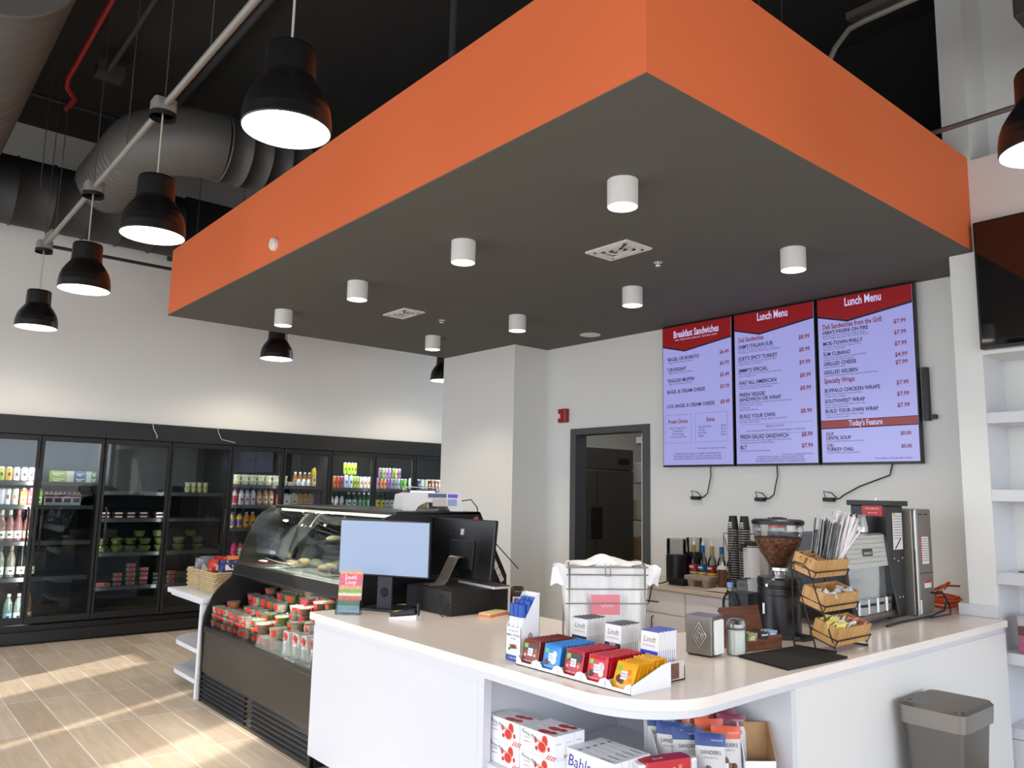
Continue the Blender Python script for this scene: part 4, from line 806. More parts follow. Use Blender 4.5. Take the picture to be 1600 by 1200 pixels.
# ================================================================ END SHELF WITH BASKETS
t = thing('end_shelf', 'white end shelf unit with rounded shelves beyond the deli case', 'shelf unit', (2.3, 6.2, 0)); O = t.location
MB().box(2.066, 3.0, 5.87, 5.91, 0, .655, LAM).build('side_panel', t, O, bevel=.002)
MB().box(2.07, 3.0, 5.87, 6.68, .665, .70, LAM).box(2.09, 3.0, 5.91, 6.64, .645, .665, LAM).build('top', t, O, bevel=.003)
for z in (.31, .10):
    P = [(2.07, 5.91), (3.0, 5.91), (3.0, 6.62)] + arc(2.35, 6.34, .28, 90, 180, 10); MB().prism(P, z, z + .03, LAM).build('shelf', t, O, bevel=.003)
MB().lathe([(.25, 0), (.25, .10)], LAM, 30, (2.45, 6.25, 0)).build('plinth', t, O)
MB().box(2.97, 3.0, 5.91, 6.62, .13, .645, LAM).build('back_panel', t, O)
WICK = wood_mat((206, 186, 146), (160, 136, 96), 90, 90, 120)
def basket(x0, x1, y0, y1, label, bags):
    t = thing('wicker_basket', label, 'basket', ((x0 + x1) / 2, (y0 + y1) / 2, .70), group='wicker baskets on the end shelf'); a = (x1 - x0) / 2; c = (y1 - y0) / 2; h = .155
    b = MB(); rows = 9
    for r in range(rows):
        z = .009 + r * h / rows; q = .006 if r % 2 else 0; s_ = 1 + .03 * r / rows; pts = []
        for (sx, sy, ex, ey) in ((-a, -c, a, -c), (a, -c, a, c), (a, c, -a, c), (-a, c, -a, -c)):
            n = max(4, int(math.hypot(ex - sx, ey - sy) / .022))
            for k in range(n):
                f = k / n; px_, py_ = sx + (ex - sx) * f, sy + (ey - sy) * f; o_ = .004 * (1 if (k + r) % 2 else -1); L = math.hypot(px_, py_); pts.append((px_ * s_ + (o_ if abs(px_) > a * .98 else 0) * (1 if px_ > 0 else -1), py_ * s_ + (o_ if abs(py_) > c * .98 else 0) * (1 if py_ > 0 else -1), z))
        b.tube(pts, .0095, WICK, 6, closed=True)
    b.box(-a + .005, a - .005, -c + .005, c - .005, 0, .01, WICK).build('woven_body', t)
    for i, (dx, dy, col, nm) in enumerate(bags):
        g = random.uniform(-.4, .4); T_ = Matrix.Translation((x0 + a + dx, y0 + c + dy, .70 + .125)) @ Matrix.Rotation(g, 4, 'Z') @ Matrix.Rotation(random.uniform(-.5, .5), 4, 'X')
        def fn(u, v): return ((u - .5) * .15, .028 * math.sin(PI * u) ** .6 * math.sin(PI * v) ** .6 + .006 * math.sin(9 * u + 5 * v), v * .115)
        bb = MB(T_); bb.grid(fn, 10, 8, M(col, .25, coat=.4)); bb.grid(lambda u, v: (fn(u, v)[0], -fn(u, v)[1], fn(u, v)[2]), 10, 8, M(col, .25, coat=.4))
        bb.grid(lambda u, v: ((.3 + .4 * u - .5) * .15, -.031 + .004 * abs(u - .5), .03 + v * .04), 3, 2, M((230, 226, 220), .4))
        o = bb.build('snack_bag', org=(x0 + a + dx, y0 + c + dy, .8)); tag(o, '%s snack bag in %s' % (nm, label.split(',')[0]), 'snack bag', 'snack bags in the wicker baskets')
basket(2.22, 2.72, 6.40, 6.66, 'farther wicker basket, beside the basket near the deli case', [(-.19, -.02, (130, 134, 150), 'silver grey'), (-.12, .05, (110, 112, 124), 'dark silver'), (-.03, 0, (190, 40, 40), 'red'), (.07, .0, (222, 120, 50), 'orange'), (.17, .02, (200, 204, 210), 'pale silver')])
basket(2.22, 2.78, 6.08, 6.36, 'nearer wicker basket, close to the deli case', [(-.19, .05, (200, 60, 40), 'red and orange'), (-.14, -.05, (40, 56, 110), 'navy blue'), (-.04, .03, (60, 130, 60), 'green'), (.04, -.04, (196, 34, 40), 'bright red'), (.12, .04, (214, 214, 214), 'white'), (.2, 0, (120, 60, 60), 'brown red')])
# trash bin
t = thing('trash_can', 'brushed steel step trash can with grey lid in front of the counter panel', 'trash can', (3.875, 1.535, 0)); 
SB = M((158, 154, 148), .3, .95); b = MB()
def rr(w_, d_, r, n=5):
    P = []
    for cx, cy, a in ((w_ - r, d_ - r, 0), (-w_ + r, d_ - r, 1), (-w_ + r, -d_ + r, 2), (w_ - r, -d_ + r, 3)):
        for k in range(n + 1): tt = (a + k / n) * PI / 2; P.append((cx + r * math.cos(tt), cy + r * math.sin(tt)))
    return P
def loft(b, A, z0, B, z1, m, smooth=True, cap=True):
    n = len(A); vs = [(x, y, z0) for x, y in A] + [(x, y, z1) for x, y in B]; b.add(vs, [(i, (i + 1) % n, n + (i + 1) % n, n + i) for i in range(n)], m, smooth)
    if cap: b.add(vs, [tuple(range(n))[::-1], tuple(range(n, 2 * n))], m)
loft(b, rr(.135, .095, .03), .0, rr(.165, .125, .035), .535, M((120, 118, 114), .35, .9)); b.build('bin_body', t)
b = MB(); loft(b, rr(.178, .138, .04), .53, rr(.182, .142, .04), .605, SB); b.build('rim', t)
b = MB(); loft(b, rr(.182, .142, .04), .606, rr(.172, .132, .04), .62, M((98, 92, 87), .4, .6)); b.build('lid', t)
MB().box(-.14, -.10, .105, .109, .62, .6212, DARK).build('lid_slot', t)
MB().box(-.05, .05, -.17, -.12, .01, .03, BLACK).build('pedal', t, bevel=.004)
# ================================================================ ON THE COUNTER
Z = .8365
# brochure holder
t = thing('brochure_holder', 'clear stand of colourful South Loop brochures at the counter end', 'brochure holder', (2.15, 3.88, Z), rz=math.radians(-44))
MB().box(-.068, .068, -.022, -.018, 0, .075, GL((235, 245, 250), 1.2)).box(-.068, -.064, -.022, .03, 0, .075, GL((235, 245, 250), 1.2)).box(.064, .068, -.022, .03, 0, .075, GL((235, 245, 250), 1.2)).box(-.062, .062, -.03, .035, 0, .004, GL((235, 245, 250), 1.2)).build('holder', t)
T_ = Matrix.Translation((0, .0, .01)) @ Matrix.Rotation(-.13, 4, 'X'); q = MB(T_)
q.box(-.063, .063, 0, .012, 0, .215, M((226, 214, 206), .5)); bands = ((0, .035, (214, 226, 226)), (.035, .06, (120, 160, 90)), (.06, .085, (206, 90, 80)), (.085, .10, (236, 230, 190)), (.10, .12, (120, 170, 70)), (.12, .14, (232, 150, 110)), (.14, .20, (222, 78, 110)), (.20, .215, (236, 160, 90)))
for a, c, col in bands: q.box(-.063, .063, -.0006, 0, a, c, M(tuple((c + 60) * 255 // 315 for c in col), .5, noise=.25, nscale=60))
q.text('South', (0, -.0015, .172), (1, 0, 0), (0, 0, 1), .034, M((250, 250, 250), .5), 'c', .85).text('Loop', (0, -.0015, .146), (1, 0, 0), (0, 0, 1), .034, M((250, 250, 250), .5), 'c', .85)
o = q.build('brochure', org=(0, 0, 0)); o.parent = t
# customer display
t = thing('customer_display', 'pale lit customer monitor on a dark stand facing the shop', 'monitor', (2.44, 3.93, Z), rz=math.atan2(-.5, .28))
sc_ = M((168, 188, 222), .3, emit=.78)
MB().box(-.287, .287, -.10, -.075, .188, .495, M((28, 28, 30), .4)).build('casing', t, bevel=.004)
MB().box(-.281, .281, -.102, -.0995, .197, .489, sc_).build('display', t)
MB().box(-.045, .045, -.072, -.055, .01, .30, M((48, 52, 58), .4)).lathe([(0, 0), (.03, 0)], DARK, 20).build('stand_post', t, bevel=.003)
MB(Matrix.Translation((0, -.073, .10)) @ Matrix.Rotation(PI / 2, 4, 'X')).lathe([(.026, 0), (.022, .003), (0, .002)], DARK, 24).build('cable_hole', t)
MB().rbox(-.12, .12, -.12, .09, 0, .012, .01, M((36, 38, 42), .4)).build('stand_base', t)
# cash drawer
t = thing('cash_drawer', 'black cash drawer box under the register monitor', 'cash drawer', (2.76, 3.73, Z))
MB().box(-.20, .20, -.22, .22, 0, .13, M((22, 22, 24), .5)).build('body', t, bevel=.003)
MB().box(.2, .204, -.20, .20, .012, .12, M((30, 30, 32), .5)).build('drawer', t)
# register monitor
t = thing('register_monitor', 'black all-in-one register monitor seen from behind on the cash drawer', 'monitor', (2.70, 3.80, Z + .131))
T_ = Matrix.Translation((.13, .02, .03)) @ Matrix.Rotation(math.radians(-84), 4, 'Z') @ Matrix.Rotation(-.10, 4, 'X')
MB(T_).box(-.27, .27, 0, .028, 0, .345, M((20, 21, 24), .35)).build('casing', t, bevel=.006)
MB(T_).box(-.262, .262, .028, .030, .02, .335, M((16, 16, 18), .15)).build('display', t)
MB(T_).box(-.09, .12, -.012, 0, .05, .22, M((24, 25, 28), .4)).build('rear_cover', t, bevel=.006)
MB(T_).box(-.012, .014, -.003, 0, .25, .285, M((200, 200, 204), .4)).box(-.1, -.092, -.003, 0, .245, .26, M((60, 60, 60), .4)).build('badge', t)
P = [(.125, .01, .155), (.10, .012, .16), (.085, .015, .15), (.02, .02, .03), (.0, .02, .008), (-.02, .02, .004), (-.10, .022, .004)]
b = MB(); b.add([(x, y + s_, z) for x, y, z in P for s_ in (-.045, .045)] + [(x + .006, y + s_, z - .006 if i < 5 else z - .004) for i, (x, y, z) in enumerate(P) for s_ in (-.045, .045)],
      [(2 * i, 2 * i + 1, 2 * i + 3, 2 * i + 2) for i in range(6)] + [(14 + 2 * i, 14 + 2 * i + 2, 14 + 2 * i + 3, 14 + 2 * i + 1) for i in range(6)] + [(2 * i, 2 * i + 2, 14 + 2 * i + 2, 14 + 2 * i) for i in range(6)] + [(2 * i + 1, 15 + 2 * i, 15 + 2 * i + 2, 2 * i + 3) for i in range(6)], M((150, 146, 140), .35, .7))
b.build('silver_stand', t)
t = thing('keyboard', 'white edged keyboard lying on the cash drawer behind the register monitor', 'keyboard', (2.90, 3.66, Z + .131), rz=math.radians(84))
MB().rbox(-.2, .2, -.06, .06, 0, .012, .01, M((210, 208, 206), .4)).build('base', t)
b = MB()
for r in range(4):
    for c in range(14): b.box(-.19 + c * .0272, -.168 + c * .0272, -.05 + r * .026, -.03 + r * .026, .012, .017, M((40, 40, 42), .5))
b.build('keys', t)
tag(MB().tube([(2.62, 3.50, Z + .10), (2.56, 3.53, .90), (2.52, 3.55, .846), (2.50, 3.50, .842)], .003, BLACK, 6).tube([(2.60, 3.62, .97), (2.545, 3.6, .93), (2.54, 3.56, .86), (2.535, 3.5, .842)], .003, BLACK, 6).build('data_cable', org=(2.55, 3.5, Z)), 'black cables running down the front of the cash drawer', 'cable')
# card terminal
t = thing('card_reader', 'small black card reader with coloured keys in a white cradle on the counter', 'card reader', (2.31, 3.57, Z), rz=math.radians(-52))
MB().prism([(-.075, 0), (.075, 0), (.075, .03), (-.075, .012)], -.04, .04, M((228, 228, 228), .4), 'y').build('cradle', t, bevel=.003)
T_ = Matrix.Translation((0, 0, .030)) @ Matrix.Rotation(-.12, 4, 'Y'); q = MB(T_).box(-.072, .065, -.037, .037, -.004, .014, M((24, 24, 26), .4)); q.build('reader_body', t, bevel=.004)
q = MB(T_)
for i in range(3):
    for j in range(4): q.box(-.062 + j * .013, -.052 + j * .013, -.026 + i * .018, -.014 + i * .018, .014, .017, M(((190, 60, 50), (200, 180, 50), (70, 150, 80), (90, 90, 92))[j], .5))
q.box(.0, .055, -.028, .028, .014, .0155, M((60, 70, 76), .2)); q.build('keypad', t)
MB().box(.066, .078, -.012, .012, .02, .085, M((30, 30, 32), .4)).build('side_arm', t, bevel=.003)
t = thing('sticky_notes', 'pad of yellow and orange sticky notes beside the barcode scanner', 'sticky notes', (2.79, 3.43, Z), rz=.3)
MB().box(-.09, .09, -.04, .04, 0, .012, M((236, 150, 110), .7)).build('lower_pad', t)
MB().box(-.085, .08, -.038, .038, .012, .02, M((234, 214, 160), .7)).build('upper_pad', t)
t = thing('barcode_scanner', 'black barcode scanner on a stand beside the beef stick box', 'scanner', (2.90, 3.36, Z), rz=-.6)
MB().lathe([(0, 0), (.045, 0), (.045, .012), (.015, .02), (.013, .05)], M((26, 26, 28), .4), 20).build('stand', t)
T_ = Matrix.Translation((0, 0, .10)) @ Matrix.Rotation(.5, 4, 'X'); MB(T_).box(-.035, .035, -.03, .035, -.055, .05, M((24, 24, 26), .35)).build('head', t, bevel=.012)
MB(T_).box(-.028, .028, -.034, -.028, -.045, .02, M((206, 200, 198), .4)).box(-.02, .02, -.036, -.034, -.037, .012, M((90, 20, 24), .15)).build('scan_window', t)
# ---- beef sticks
t = thing('beef_stick_box', 'tall white open carton of beef sticks with blue base band', 'carton', (2.115, 2.515, Z)); BW = M((240, 240, 240), .55); BB = M((40, 74, 160), .5)
MB().box(0, .002, -.09, 0, 0, .13, BW).prism([(0, 0), (.10, 0), (.10, .255), (.085, .262), (.0, .13)], -.09, -.088, BW, 'y').prism([(0, 0), (.10, 0), (.10, .255), (.085, .262), (.0, .13)], -.002, 0, BW, 'y').box(.098, .10, -.09, 0, 0, .262, BW).box(0, .1, -.09, 0, 0, .002, BW).build('carton_body', t)
q = MB().box(-.0006, 0, -.09, 0, 0, .022, BB)
q.text('ARTISAN CUTS', (-.001, -.045, .113), (0, -1, 0), (0, 0, 1), .009, M((90, 90, 96), .5), 'c').text('BEEF STICKS', (-.001, -.045, .094), (0, -1, 0), (0, 0, 1), .0145, M((34, 40, 70), .5), 'c').text('ORIGINAL', (-.001, -.045, .083), (0, -1, 0), (0, 0, 1), .008, M((90, 90, 96), .5), 'c')
q.ball((-.0005, -.045, .055), .012, M((120, 84, 70), .6), 8, .5).add([(-.001, -.02, .062), (-.001, -.06, .066), (-.001, -.072, .05), (-.001, -.03, .045)], [(0, 1, 2, 3)], M((150, 110, 96), .6)).ball((-.0005, -.022, .045), .006, M((90, 150, 60), .6), 8)
q.text('B. BROWN', (-.001, -.045, .007), (0, -1, 0), (0, 0, 1), .011, M((230, 232, 240), .5), 'c'); q.build('front_print', t)
q = MB().add([(.03, -.0908, .03), (.095, -.0908, .03), (.092, -.0908, .06), (.072, -.0908, .075), (.05, -.0908, .07), (.034, -.0908, .055)], [tuple(range(6))], M((30, 30, 34), .5))
q.add([(.05 + .014 * math.cos(a), -.091, .092 + .02 * math.sin(a)) for a in [k * PI / 8 for k in range(16)]], [tuple(range(16))], M((176, 160, 150), .5)); q.build('side_print', t)
st_k = thing('beef_stick', 'x', 'beef stick')
MB().tube([(0, 0, 0), (0, 0, .165)], .0145, M((232, 232, 236), .35), 10).build('wrapper', st_k); MB().tube([(0, 0, .165), (0, 0, .215)], .015, M((34, 84, 176), .4), 10).build('blue_tip', st_k)
k = Kind(st_k)
for i in range(3):
    for j in range(3): k.put((2.115 + .02 + j * .03, 2.515 - .018 - i * .027, Z + .005 + j * .012), 'white beef stick with blue tip, %s in the %s row of its carton' % (ORD[i], ('front', 'middle', 'back')[j]), 'beef sticks in the carton')
# ---- square chocolate bars
t = thing('chocolate_tray', 'white card tray holding five rows of square chocolate bars', 'display tray', (2.19, 2.12, Z)); cw = M((240, 240, 240), .5)
b = MB().box(-.105, .105, -.295, .295, 0, .003, cw).box(.102, .105, -.295, .295, 0, .085, cw)
for s_ in (-1, 1): b.prism([(-.105, 0), (.105, 0), (.105, .085), (.06, .08), (-.105, .028)], s_ * .295 - .0015, s_ * .295 + .0015, cw, 'y')
for k in range(5):
    y0 = -.295 + k * .118; b.add([(-.105, y0, 0), (-.105, y0 + .118, 0), (-.105, y0 + .118, .036), (-.105, y0 + .098, .030), (-.105, y0 + .085, .014), (-.105, y0 + .033, .014), (-.105, y0 + .02, .030), (-.105, y0, .036)], [tuple(range(8))], cw)
for k in range(1, 5): b.box(-.105, .10, -.296 + k * .118, -.294 + k * .118, 0, .028, cw)
b.build('tray_body', t)
def choc(col, top, pic, words):
    t = thing('chocolate_bar', 'x', 'chocolate bar'); cm = M(col, .35); n = 6
    def edge(sgn): return [(sgn * (.002 if 0 < u < 1 and 0 < v < 1 else 0), 0, 0) for u in (0,) for v in (0,)]
    b = MB()
    def fn(s_):
        return lambda u, v: (s_ * .0040 * min(1, 6 * min(u, 1 - u)) * min(1, 6 * min(v, 1 - v)), (u - .5) * .094, v * .092)
    b.grid(fn(-1), 12, 12, cm).grid(fn(1), 12, 12, cm)
    for k in range(11): b.box(-.002, .002, -.047 + k * .0086, -.042 + k * .0086, .090, .094, cm)
    b.build('wrapper', t); b = MB(); X = -.0047
    def rect(y0, y1, z0, z1, c, x=X): b.quad([(x, y1, z0), (x, y0, z0), (x, y0, z1), (x, y1, z1)], M(c, .4))
    if top: rect(-.038, .038, .052, .082, top, X + .0002)
    rect(-.014, .014, .034, .062, (240, 240, 244), X - .0004); rect(.016, .036, .062, .078, (120, 190, 60), X - .0004)
    b.text('Ritter', (X - .0008, 0, .050), (0, -1, 0), (0, 0, 1), .010, M((30, 50, 130), .5), 'c').text('SPORT', (X - .0008, 0, .040), (0, -1, 0), (0, 0, 1), .009, M((30, 50, 130), .5), 'c')
    for (cy, cz, r_, c) in pic: b.add([(X - .0002, cy + r_ * math.cos(k * PI / 6), cz + r_ * math.sin(k * PI / 6)) for k in range(12)], [tuple(range(12))[::-1]], M(c, .45))
    b.text(words, (X - .0006, 0, .012), (0, -1, 0), (0, 0, 1), .0085, M((240, 236, 230), .5), 'c', .9)
    b.build('printed_front', t); return t
kinds = [('yellow', choc((238, 172, 20), None, [(.02, .035, .013, (90, 50, 30)), (.006, .028, .011, (110, 62, 36)), (-.02, .06, .010, (226, 120, 30)), (-.028, .035, .008, (232, 140, 40))], 'CORNFLAKES'), 9),
         ('bright red', choc((204, 26, 44), None, [(.022, .03, .012, (30, 26, 28)), (-.02, .055, .017, (236, 190, 200)), (-.022, .035, .012, (240, 236, 234))], 'COOKIES AND CREAM'), 12),
         ('dark crimson', choc((186, 20, 48), (44, 24, 22), [(.028, .035, .006, (226, 170, 110)), (-.026, .038, .006, (226, 170, 110)), (.03, .06, .006, (180, 110, 60))], 'WHOLE HAZELNUTS'), 12),
         ('sky blue', choc((44, 140, 216), None, [(.02, .03, .012, (90, 60, 44)), (-.018, .06, .012, (236, 240, 244)), (-.014, .04, .016, (228, 234, 240))], 'MILK CHOCOLATE'), 12),
         ('brown', choc((134, 44, 30), (70, 36, 26), [(.028, .035, .006, (236, 200, 150)), (-.026, .038, .006, (236, 200, 150)), (-.03, .058, .006, (180, 120, 80))], 'WHOLE HAZELNUTS'), 12)]
for ci, (nm, pt, n) in enumerate(kinds):
    k = Kind(pt); yc = 2.12 - .295 + .059 + ci * .118; st = .0158 if n == 12 else .021
    for i in range(n):
        k.put((2.10 + i * st, yc + random.uniform(-.002, .002), Z + .006), '%s square chocolate bar, %s from the front of its row' % (nm, ORD[i]), '%s chocolate bars in the tray' % nm, rot=(0, .20 if nm != 'yellow' or i > 4 else .42, random.uniform(-.02, .02)))
# ---- tall chocolate bars
t = thing('bar_display_box', 'dark display box of tall white chocolate bars behind the square bars', 'display box', (2.37, 2.14, Z))
MB().box(-.065, .065, -.27, .27, 0, .004, M((40, 30, 28), .5)).box(.06, .065, -.27, .27, 0, .05, M((60, 44, 40), .5)).box(-.065, .065, -.27, -.266, 0, .07, M((206, 196, 188), .5)).box(-.065, .065, .266, .27, 0, .07, M((60, 50, 50), .5)).box(-.03, .03, -.2705, -.27, .008, .062, M((120, 80, 66), .5, noise=.4, nscale=60)).build('box_body', t)
def tall(col, l1, l2):
    t = thing('tall_chocolate_bar', 'x', 'chocolate bar'); wm_ = M((238, 236, 236), .4)
    MB().box(-.0045, .0045, -.041, .041, 0, .165, wm_).build('wrapper', t, bevel=.0015)
    b = MB().box(-.0048, .0046, -.041, .041, .1655, .167, M(col, .4)); X = -.0052
    b.quad([(X, .041, .01), (X, -.041, .01), (X, -.041, .098), (X, .041, .098)], M(col, .4))
    b.text('Lindt', (X - .0004, 0, .128), (0, -1, 0), (0, 0, 1), .030, M((150, 140, 110), .4), 'c', .95, slant=.25).text('EXCELLENCE', (X - .0004, 0, .112), (0, -1, 0), (0, 0, 1), .010, M((160, 155, 140), .4), 'c')
    b.text(l1, (X - .0005, 0, .080), (0, -1, 0), (0, 0, 1), .012 if len(l1) > 4 else .024, M((240, 240, 236), .4), 'c', .9).text(l2, (X - .0005, 0, .064), (0, -1, 0), (0, 0, 1), .014, M((240, 240, 236), .4), 'c', .9)
    b.add([(X - .0003, .018 * math.cos(k * PI / 6), .035 + .014 * math.sin(k * PI / 6)) for k in range(12)], [tuple(range(12))[::-1]], M((226, 230, 240) if col[2] > 120 else (90, 100, 120), .4)); b.build('printed_front', t); return t
for nm, pt, yc in (('blue Extra Creamy', tall((24, 66, 196), 'EXTRA', 'CREAMY'), 1.945), ('black 70% cocoa', tall((40, 40, 44), '70%', 'COCOA'), 2.125), ('black Sea Salt', tall((46, 48, 54), 'A TOUCH OF', 'SEA SALT'), 2.305)):
    k = Kind(pt)
    for i in range(10): k.put((2.322 + i * .0108, yc, Z + .004 + (.002 if i % 2 else 0)), 'tall white chocolate bar labelled %s, %s from the front' % (nm.split(' ', 1)[1], ORD[i]), 'tall %s chocolate bars' % nm, rot=(0, .05, 0))
# ---- bag rack
t = thing('bag_rack', 'chrome wire rack with white plastic carrier bags hanging open', 'bag rack', (2.80, 2.62, Z), rz=math.radians(-33)); WR = M((150, 146, 140), .3, .8)
for s_ in (-1, 1): MB().tube([(s_ * .18, -.07, .0), (s_ * .18, .07, 0), (s_ * .18, .07, .02), (s_ * .18, .02, .33), (s_ * .18, -.05, .345), (s_ * .18, -.07, .33), (s_ * .18, -.07, 0)], .0045, WR, 8).build('side_frame', t)
for z in (.33, .295, .23, .165): MB().cyl((-.195, -.075, z), (.195, -.075, z), .0032 if z < .33 else .004, WR, 8).build('cross_wire', t)
MB().tube([(-.012, -.078, .345), (-.012, -.085, .29), (.012, -.085, .29), (.012, -.078, .345)], .003, WR, 8).build('centre_hook', t)
BG = GL((250, 250, 250), .6, .25, 1.4, .25)
t2 = thing('carrier_bag', 'white translucent plastic carrier bags draped on the wire rack', 'plastic bag', (2.80, 2.62, Z), rz=math.radians(-33), group=None)
def bagf(off):
    def fn(u, v):
        x = (u - .5) * (.42 if v > .78 else .42 - .02 * (.78 - v)) ; zz = v * .33 + .005
        if v > .85: x *= 1.0 + (v - .85) * 1.2
        y = -.055 + off + .012 * math.sin(18 * u + 4 * v) * (1 - v * .3) + .004 * math.sin(47 * u); top_ = .02 * math.exp(-((u - .5) / .12) ** 2) if v > .9 else 0
        return (x * (.86 + .14 * v), y, zz + top_ + .008 * math.sin(30 * u) * (v > .95))
    return fn
b = MB(); b.grid(bagf(0), 48, 24, BG).grid(bagf(.06), 48, 24, BG); b.build('bag_body', t2)
b = MB()
for s_ in (-1, 1):
    b.grid(lambda u, v: (s_ * (.17 + .09 * u), -.05 + .02 * math.sin(5 * u + 3 * v) + .01 * v, .345 - (.09 + .012 * u) * v - .012 * u * (1 - v) + .006 * math.sin(11 * u)), 10, 10, M((240, 240, 242), .5))
b.grid(lambda u, v: ((u - .5) * .36, -.062 + .13 * v, .338 + .034 * math.sin(PI * v) * math.exp(-((u - .5) / .2) ** 2) + .012 * math.sin(PI * v) + .004 * math.sin(22 * u + 9 * v)), 40, 10, M((242, 242, 242), .5)); b.build('bag_handles', t2)
q = MB().box(-.075, .06, -.0715, -.0705, .115, .205, M((226, 130, 142), .5)); q.text('ooo', (.0, -.0722, .15), (1, 0, 0), (0, 0, 1), .04, M((240, 206, 214), .5), 'c', .9)
for k, z in enumerate((.09, .08, .07)): q.box(-.16 + k * .02, .13 - k * .03, -.0715, -.0705, z, z + .003, M((190, 192, 200), .5))
q.build('bag_print', t2)
# ---- napkins, sugar, tea box
t = thing('napkin_dispenser', 'brushed steel napkin dispenser with a diamond pattern, next to the sugar jar', 'napkin dispenser', (2.875, 2.10, Z), rz=math.radians(8))
MB().box(-.05, .055, -.055, .065, .006, .165, STEEL).box(-.045, .05, -.05, .06, 0, .006, BLACK).build('housing', t, bevel=.006)
b = MB()
for r_ in (1., .62, .3):
    b.tube([(-.052, -.0 + 0, .085 + .055 * r_), (-.052, .032 * r_, .085), (-.052, 0, .085 - .055 * r_), (-.052, -.032 * r_, .085)], .0018, M((200, 198, 194), .25, .9), 6, closed=True)
b.build('diamond_emboss', t)
MB().box(-.035, .04, -.068, -.055, .01, .15, M((238, 236, 232), .8)).build('napkins', t, bevel=.004)
t = thing('sugar_jar', 'fluted glass sugar jar with a steel lid between napkins and tea box', 'sugar jar', (2.985, 2.02, Z))
MB().lathe([(0, .004), (.036, .004), (.036, .105), (0, .108)], M((238, 236, 230), .8), 24).build('sugar', t)
b = MB(); n = 48
vs_ = [((.040 + (.0015 if k % 4 < 2 else 0)) * math.cos(k * 2 * PI / n), (.040 + (.0015 if k % 4 < 2 else 0)) * math.sin(k * 2 * PI / n), z) for z in (0, .12) for k in range(n)]
b.add(vs_, [(k, (k + 1) % n, n + (k + 1) % n, n + k) for k in range(n)], CLEAR); b.build('glass', t)
MB().lathe([(.041, .115), (.042, .13), (.036, .145), (.02, .15), (0, .152)], CHROME, 24).build('lid', t)
t = thing('tea_box', 'dark wooden tea box with open lid and tea bags', 'tea box', (3.185, 2.07, Z), rz=math.radians(-10))
MB().box(-.125, .125, -.055, -.047, 0, .058, WALNUT).box(-.125, .125, .047, .055, 0, .058, WALNUT).box(-.125, -.117, -.047, .047, 0, .058, WALNUT).box(.117, .125, -.047, .047, 0, .058, WALNUT).box(-.117, .117, -.047, .047, 0, .008, WALNUT).box(-.04, -.035, -.047, .047, 0, .05, WALNUT).build('box_body', t)
MB(Matrix.Translation((0, .055, .058)) @ Matrix.Rotation(math.radians(-12), 4, 'X')).box(-.125, .125, 0, .008, 0, .115, WALNUT).build('lid', t, bevel=.002)
q = MB().text('TEA', (.0, -.0556, .018), (1, 0, 0), (0, 0, 1), .026, M((40, 20, 14), .7), 'c'); q.build('lettering', t)
tb = thing('tea_bag', 'x', 'tea bag'); MB().box(-.028, .028, -.005, .005, 0, .06, M((150, 160, 110), .5)).build('sachet', tb, bevel=.004); MB().box(-.014, .014, -.0056, -.005, .03, .05, M((226, 214, 170), .5)).build('sachet_print', tb); kA = Kind(tb)
for i in range(4): kA.put((3.115 + i * .004, 2.04 + i * .022, Z + .02), 'green tea bag, %s from the front in the tea box' % ORD[i], 'tea bags in the wooden box', rot=(.35, 0, -.2))
tb = thing('tea_bag', 'x', 'tea bag'); MB().box(-.028, .028, -.005, .005, 0, .06, M((140, 180, 210), .5)).build('sachet', tb, bevel=.004); MB().box(-.014, .014, -.0056, -.005, .03, .05, M((240, 226, 206), .5)).build('sachet_print', tb); kA = Kind(tb)
for i in range(3): kA.put((3.255 + i * .004, 2.03 + i * .02, Z + .02), 'pale blue tea bag, %s from the front in the tea box' % ORD[i], 'tea bags in the wooden box', rot=(.35, 0, -.2))
tb = thing('tea_bag', 'x', 'tea bag'); MB().box(-.028, .028, -.004, .004, 0, .06, M((60, 56, 58), .4)).build('sachet', tb, bevel=.003); MB().box(-.02, .02, -.0045, -.004, .048, .056, M((226, 226, 226), .5)).build('sachet_print', tb); kA = Kind(tb)
for i in range(5): kA.put((3.185 + i * .002, 2.03 + i * .014, Z + .02), 'black tea bag, %s from the front in the tea box' % ORD[i], 'tea bags in the wooden box', rot=(.45, 0, -.2))
o = MB().prism([(2.946, 1.985), (2.885, 1.722), (3.318, 1.70), (3.37, 1.955)], Z - .0003, Z + .009, M((22, 22, 24), .85, bump=.4, nscale=400)).build('counter_mat', org=(3.1, 1.85, Z), bevel=.002); tag(o, 'black rubber mat on the counter before the wire rack', 'mat')
# ---- three-tier rack
RK = M((62, 48, 40), .45, .6)
t = thing('tiered_rack', 'bronze wire stand with three tilted bamboo boxes beside the coffee grinder', 'rack', (3.53, 1.90, Z)); O = t.location
for x in (3.385, 3.675):
    MB().tube([(x, 1.985, Z + .004), (x, 1.985, 1.20), (x, 1.972, 1.215), (x, 1.93, 1.205), (x, 1.905, 1.185), (x, 1.80, Z + .05), (x, 1.785, Z + .004), (x, 1.985, Z + .004)], .0045, RK, 8).tube([(x, 1.978, 1.205), (x, 1.88, Z + .004)], .004, RK, 8).build('side_frame', t, O)
for x, nm in ((3.39, 0),): MB().cyl((3.385, 1.985, Z + .02), (3.675, 1.985, Z + .02), .004, RK, 8).cyl((3.385, 1.985, 1.2), (3.675, 1.985, 1.2), .004, RK, 8).build('cross_bar', t, O)
tiers = [(1.935, 1.165, 'top'), (1.895, 1.020, 'middle'), (1.845, .880, 'bottom')]
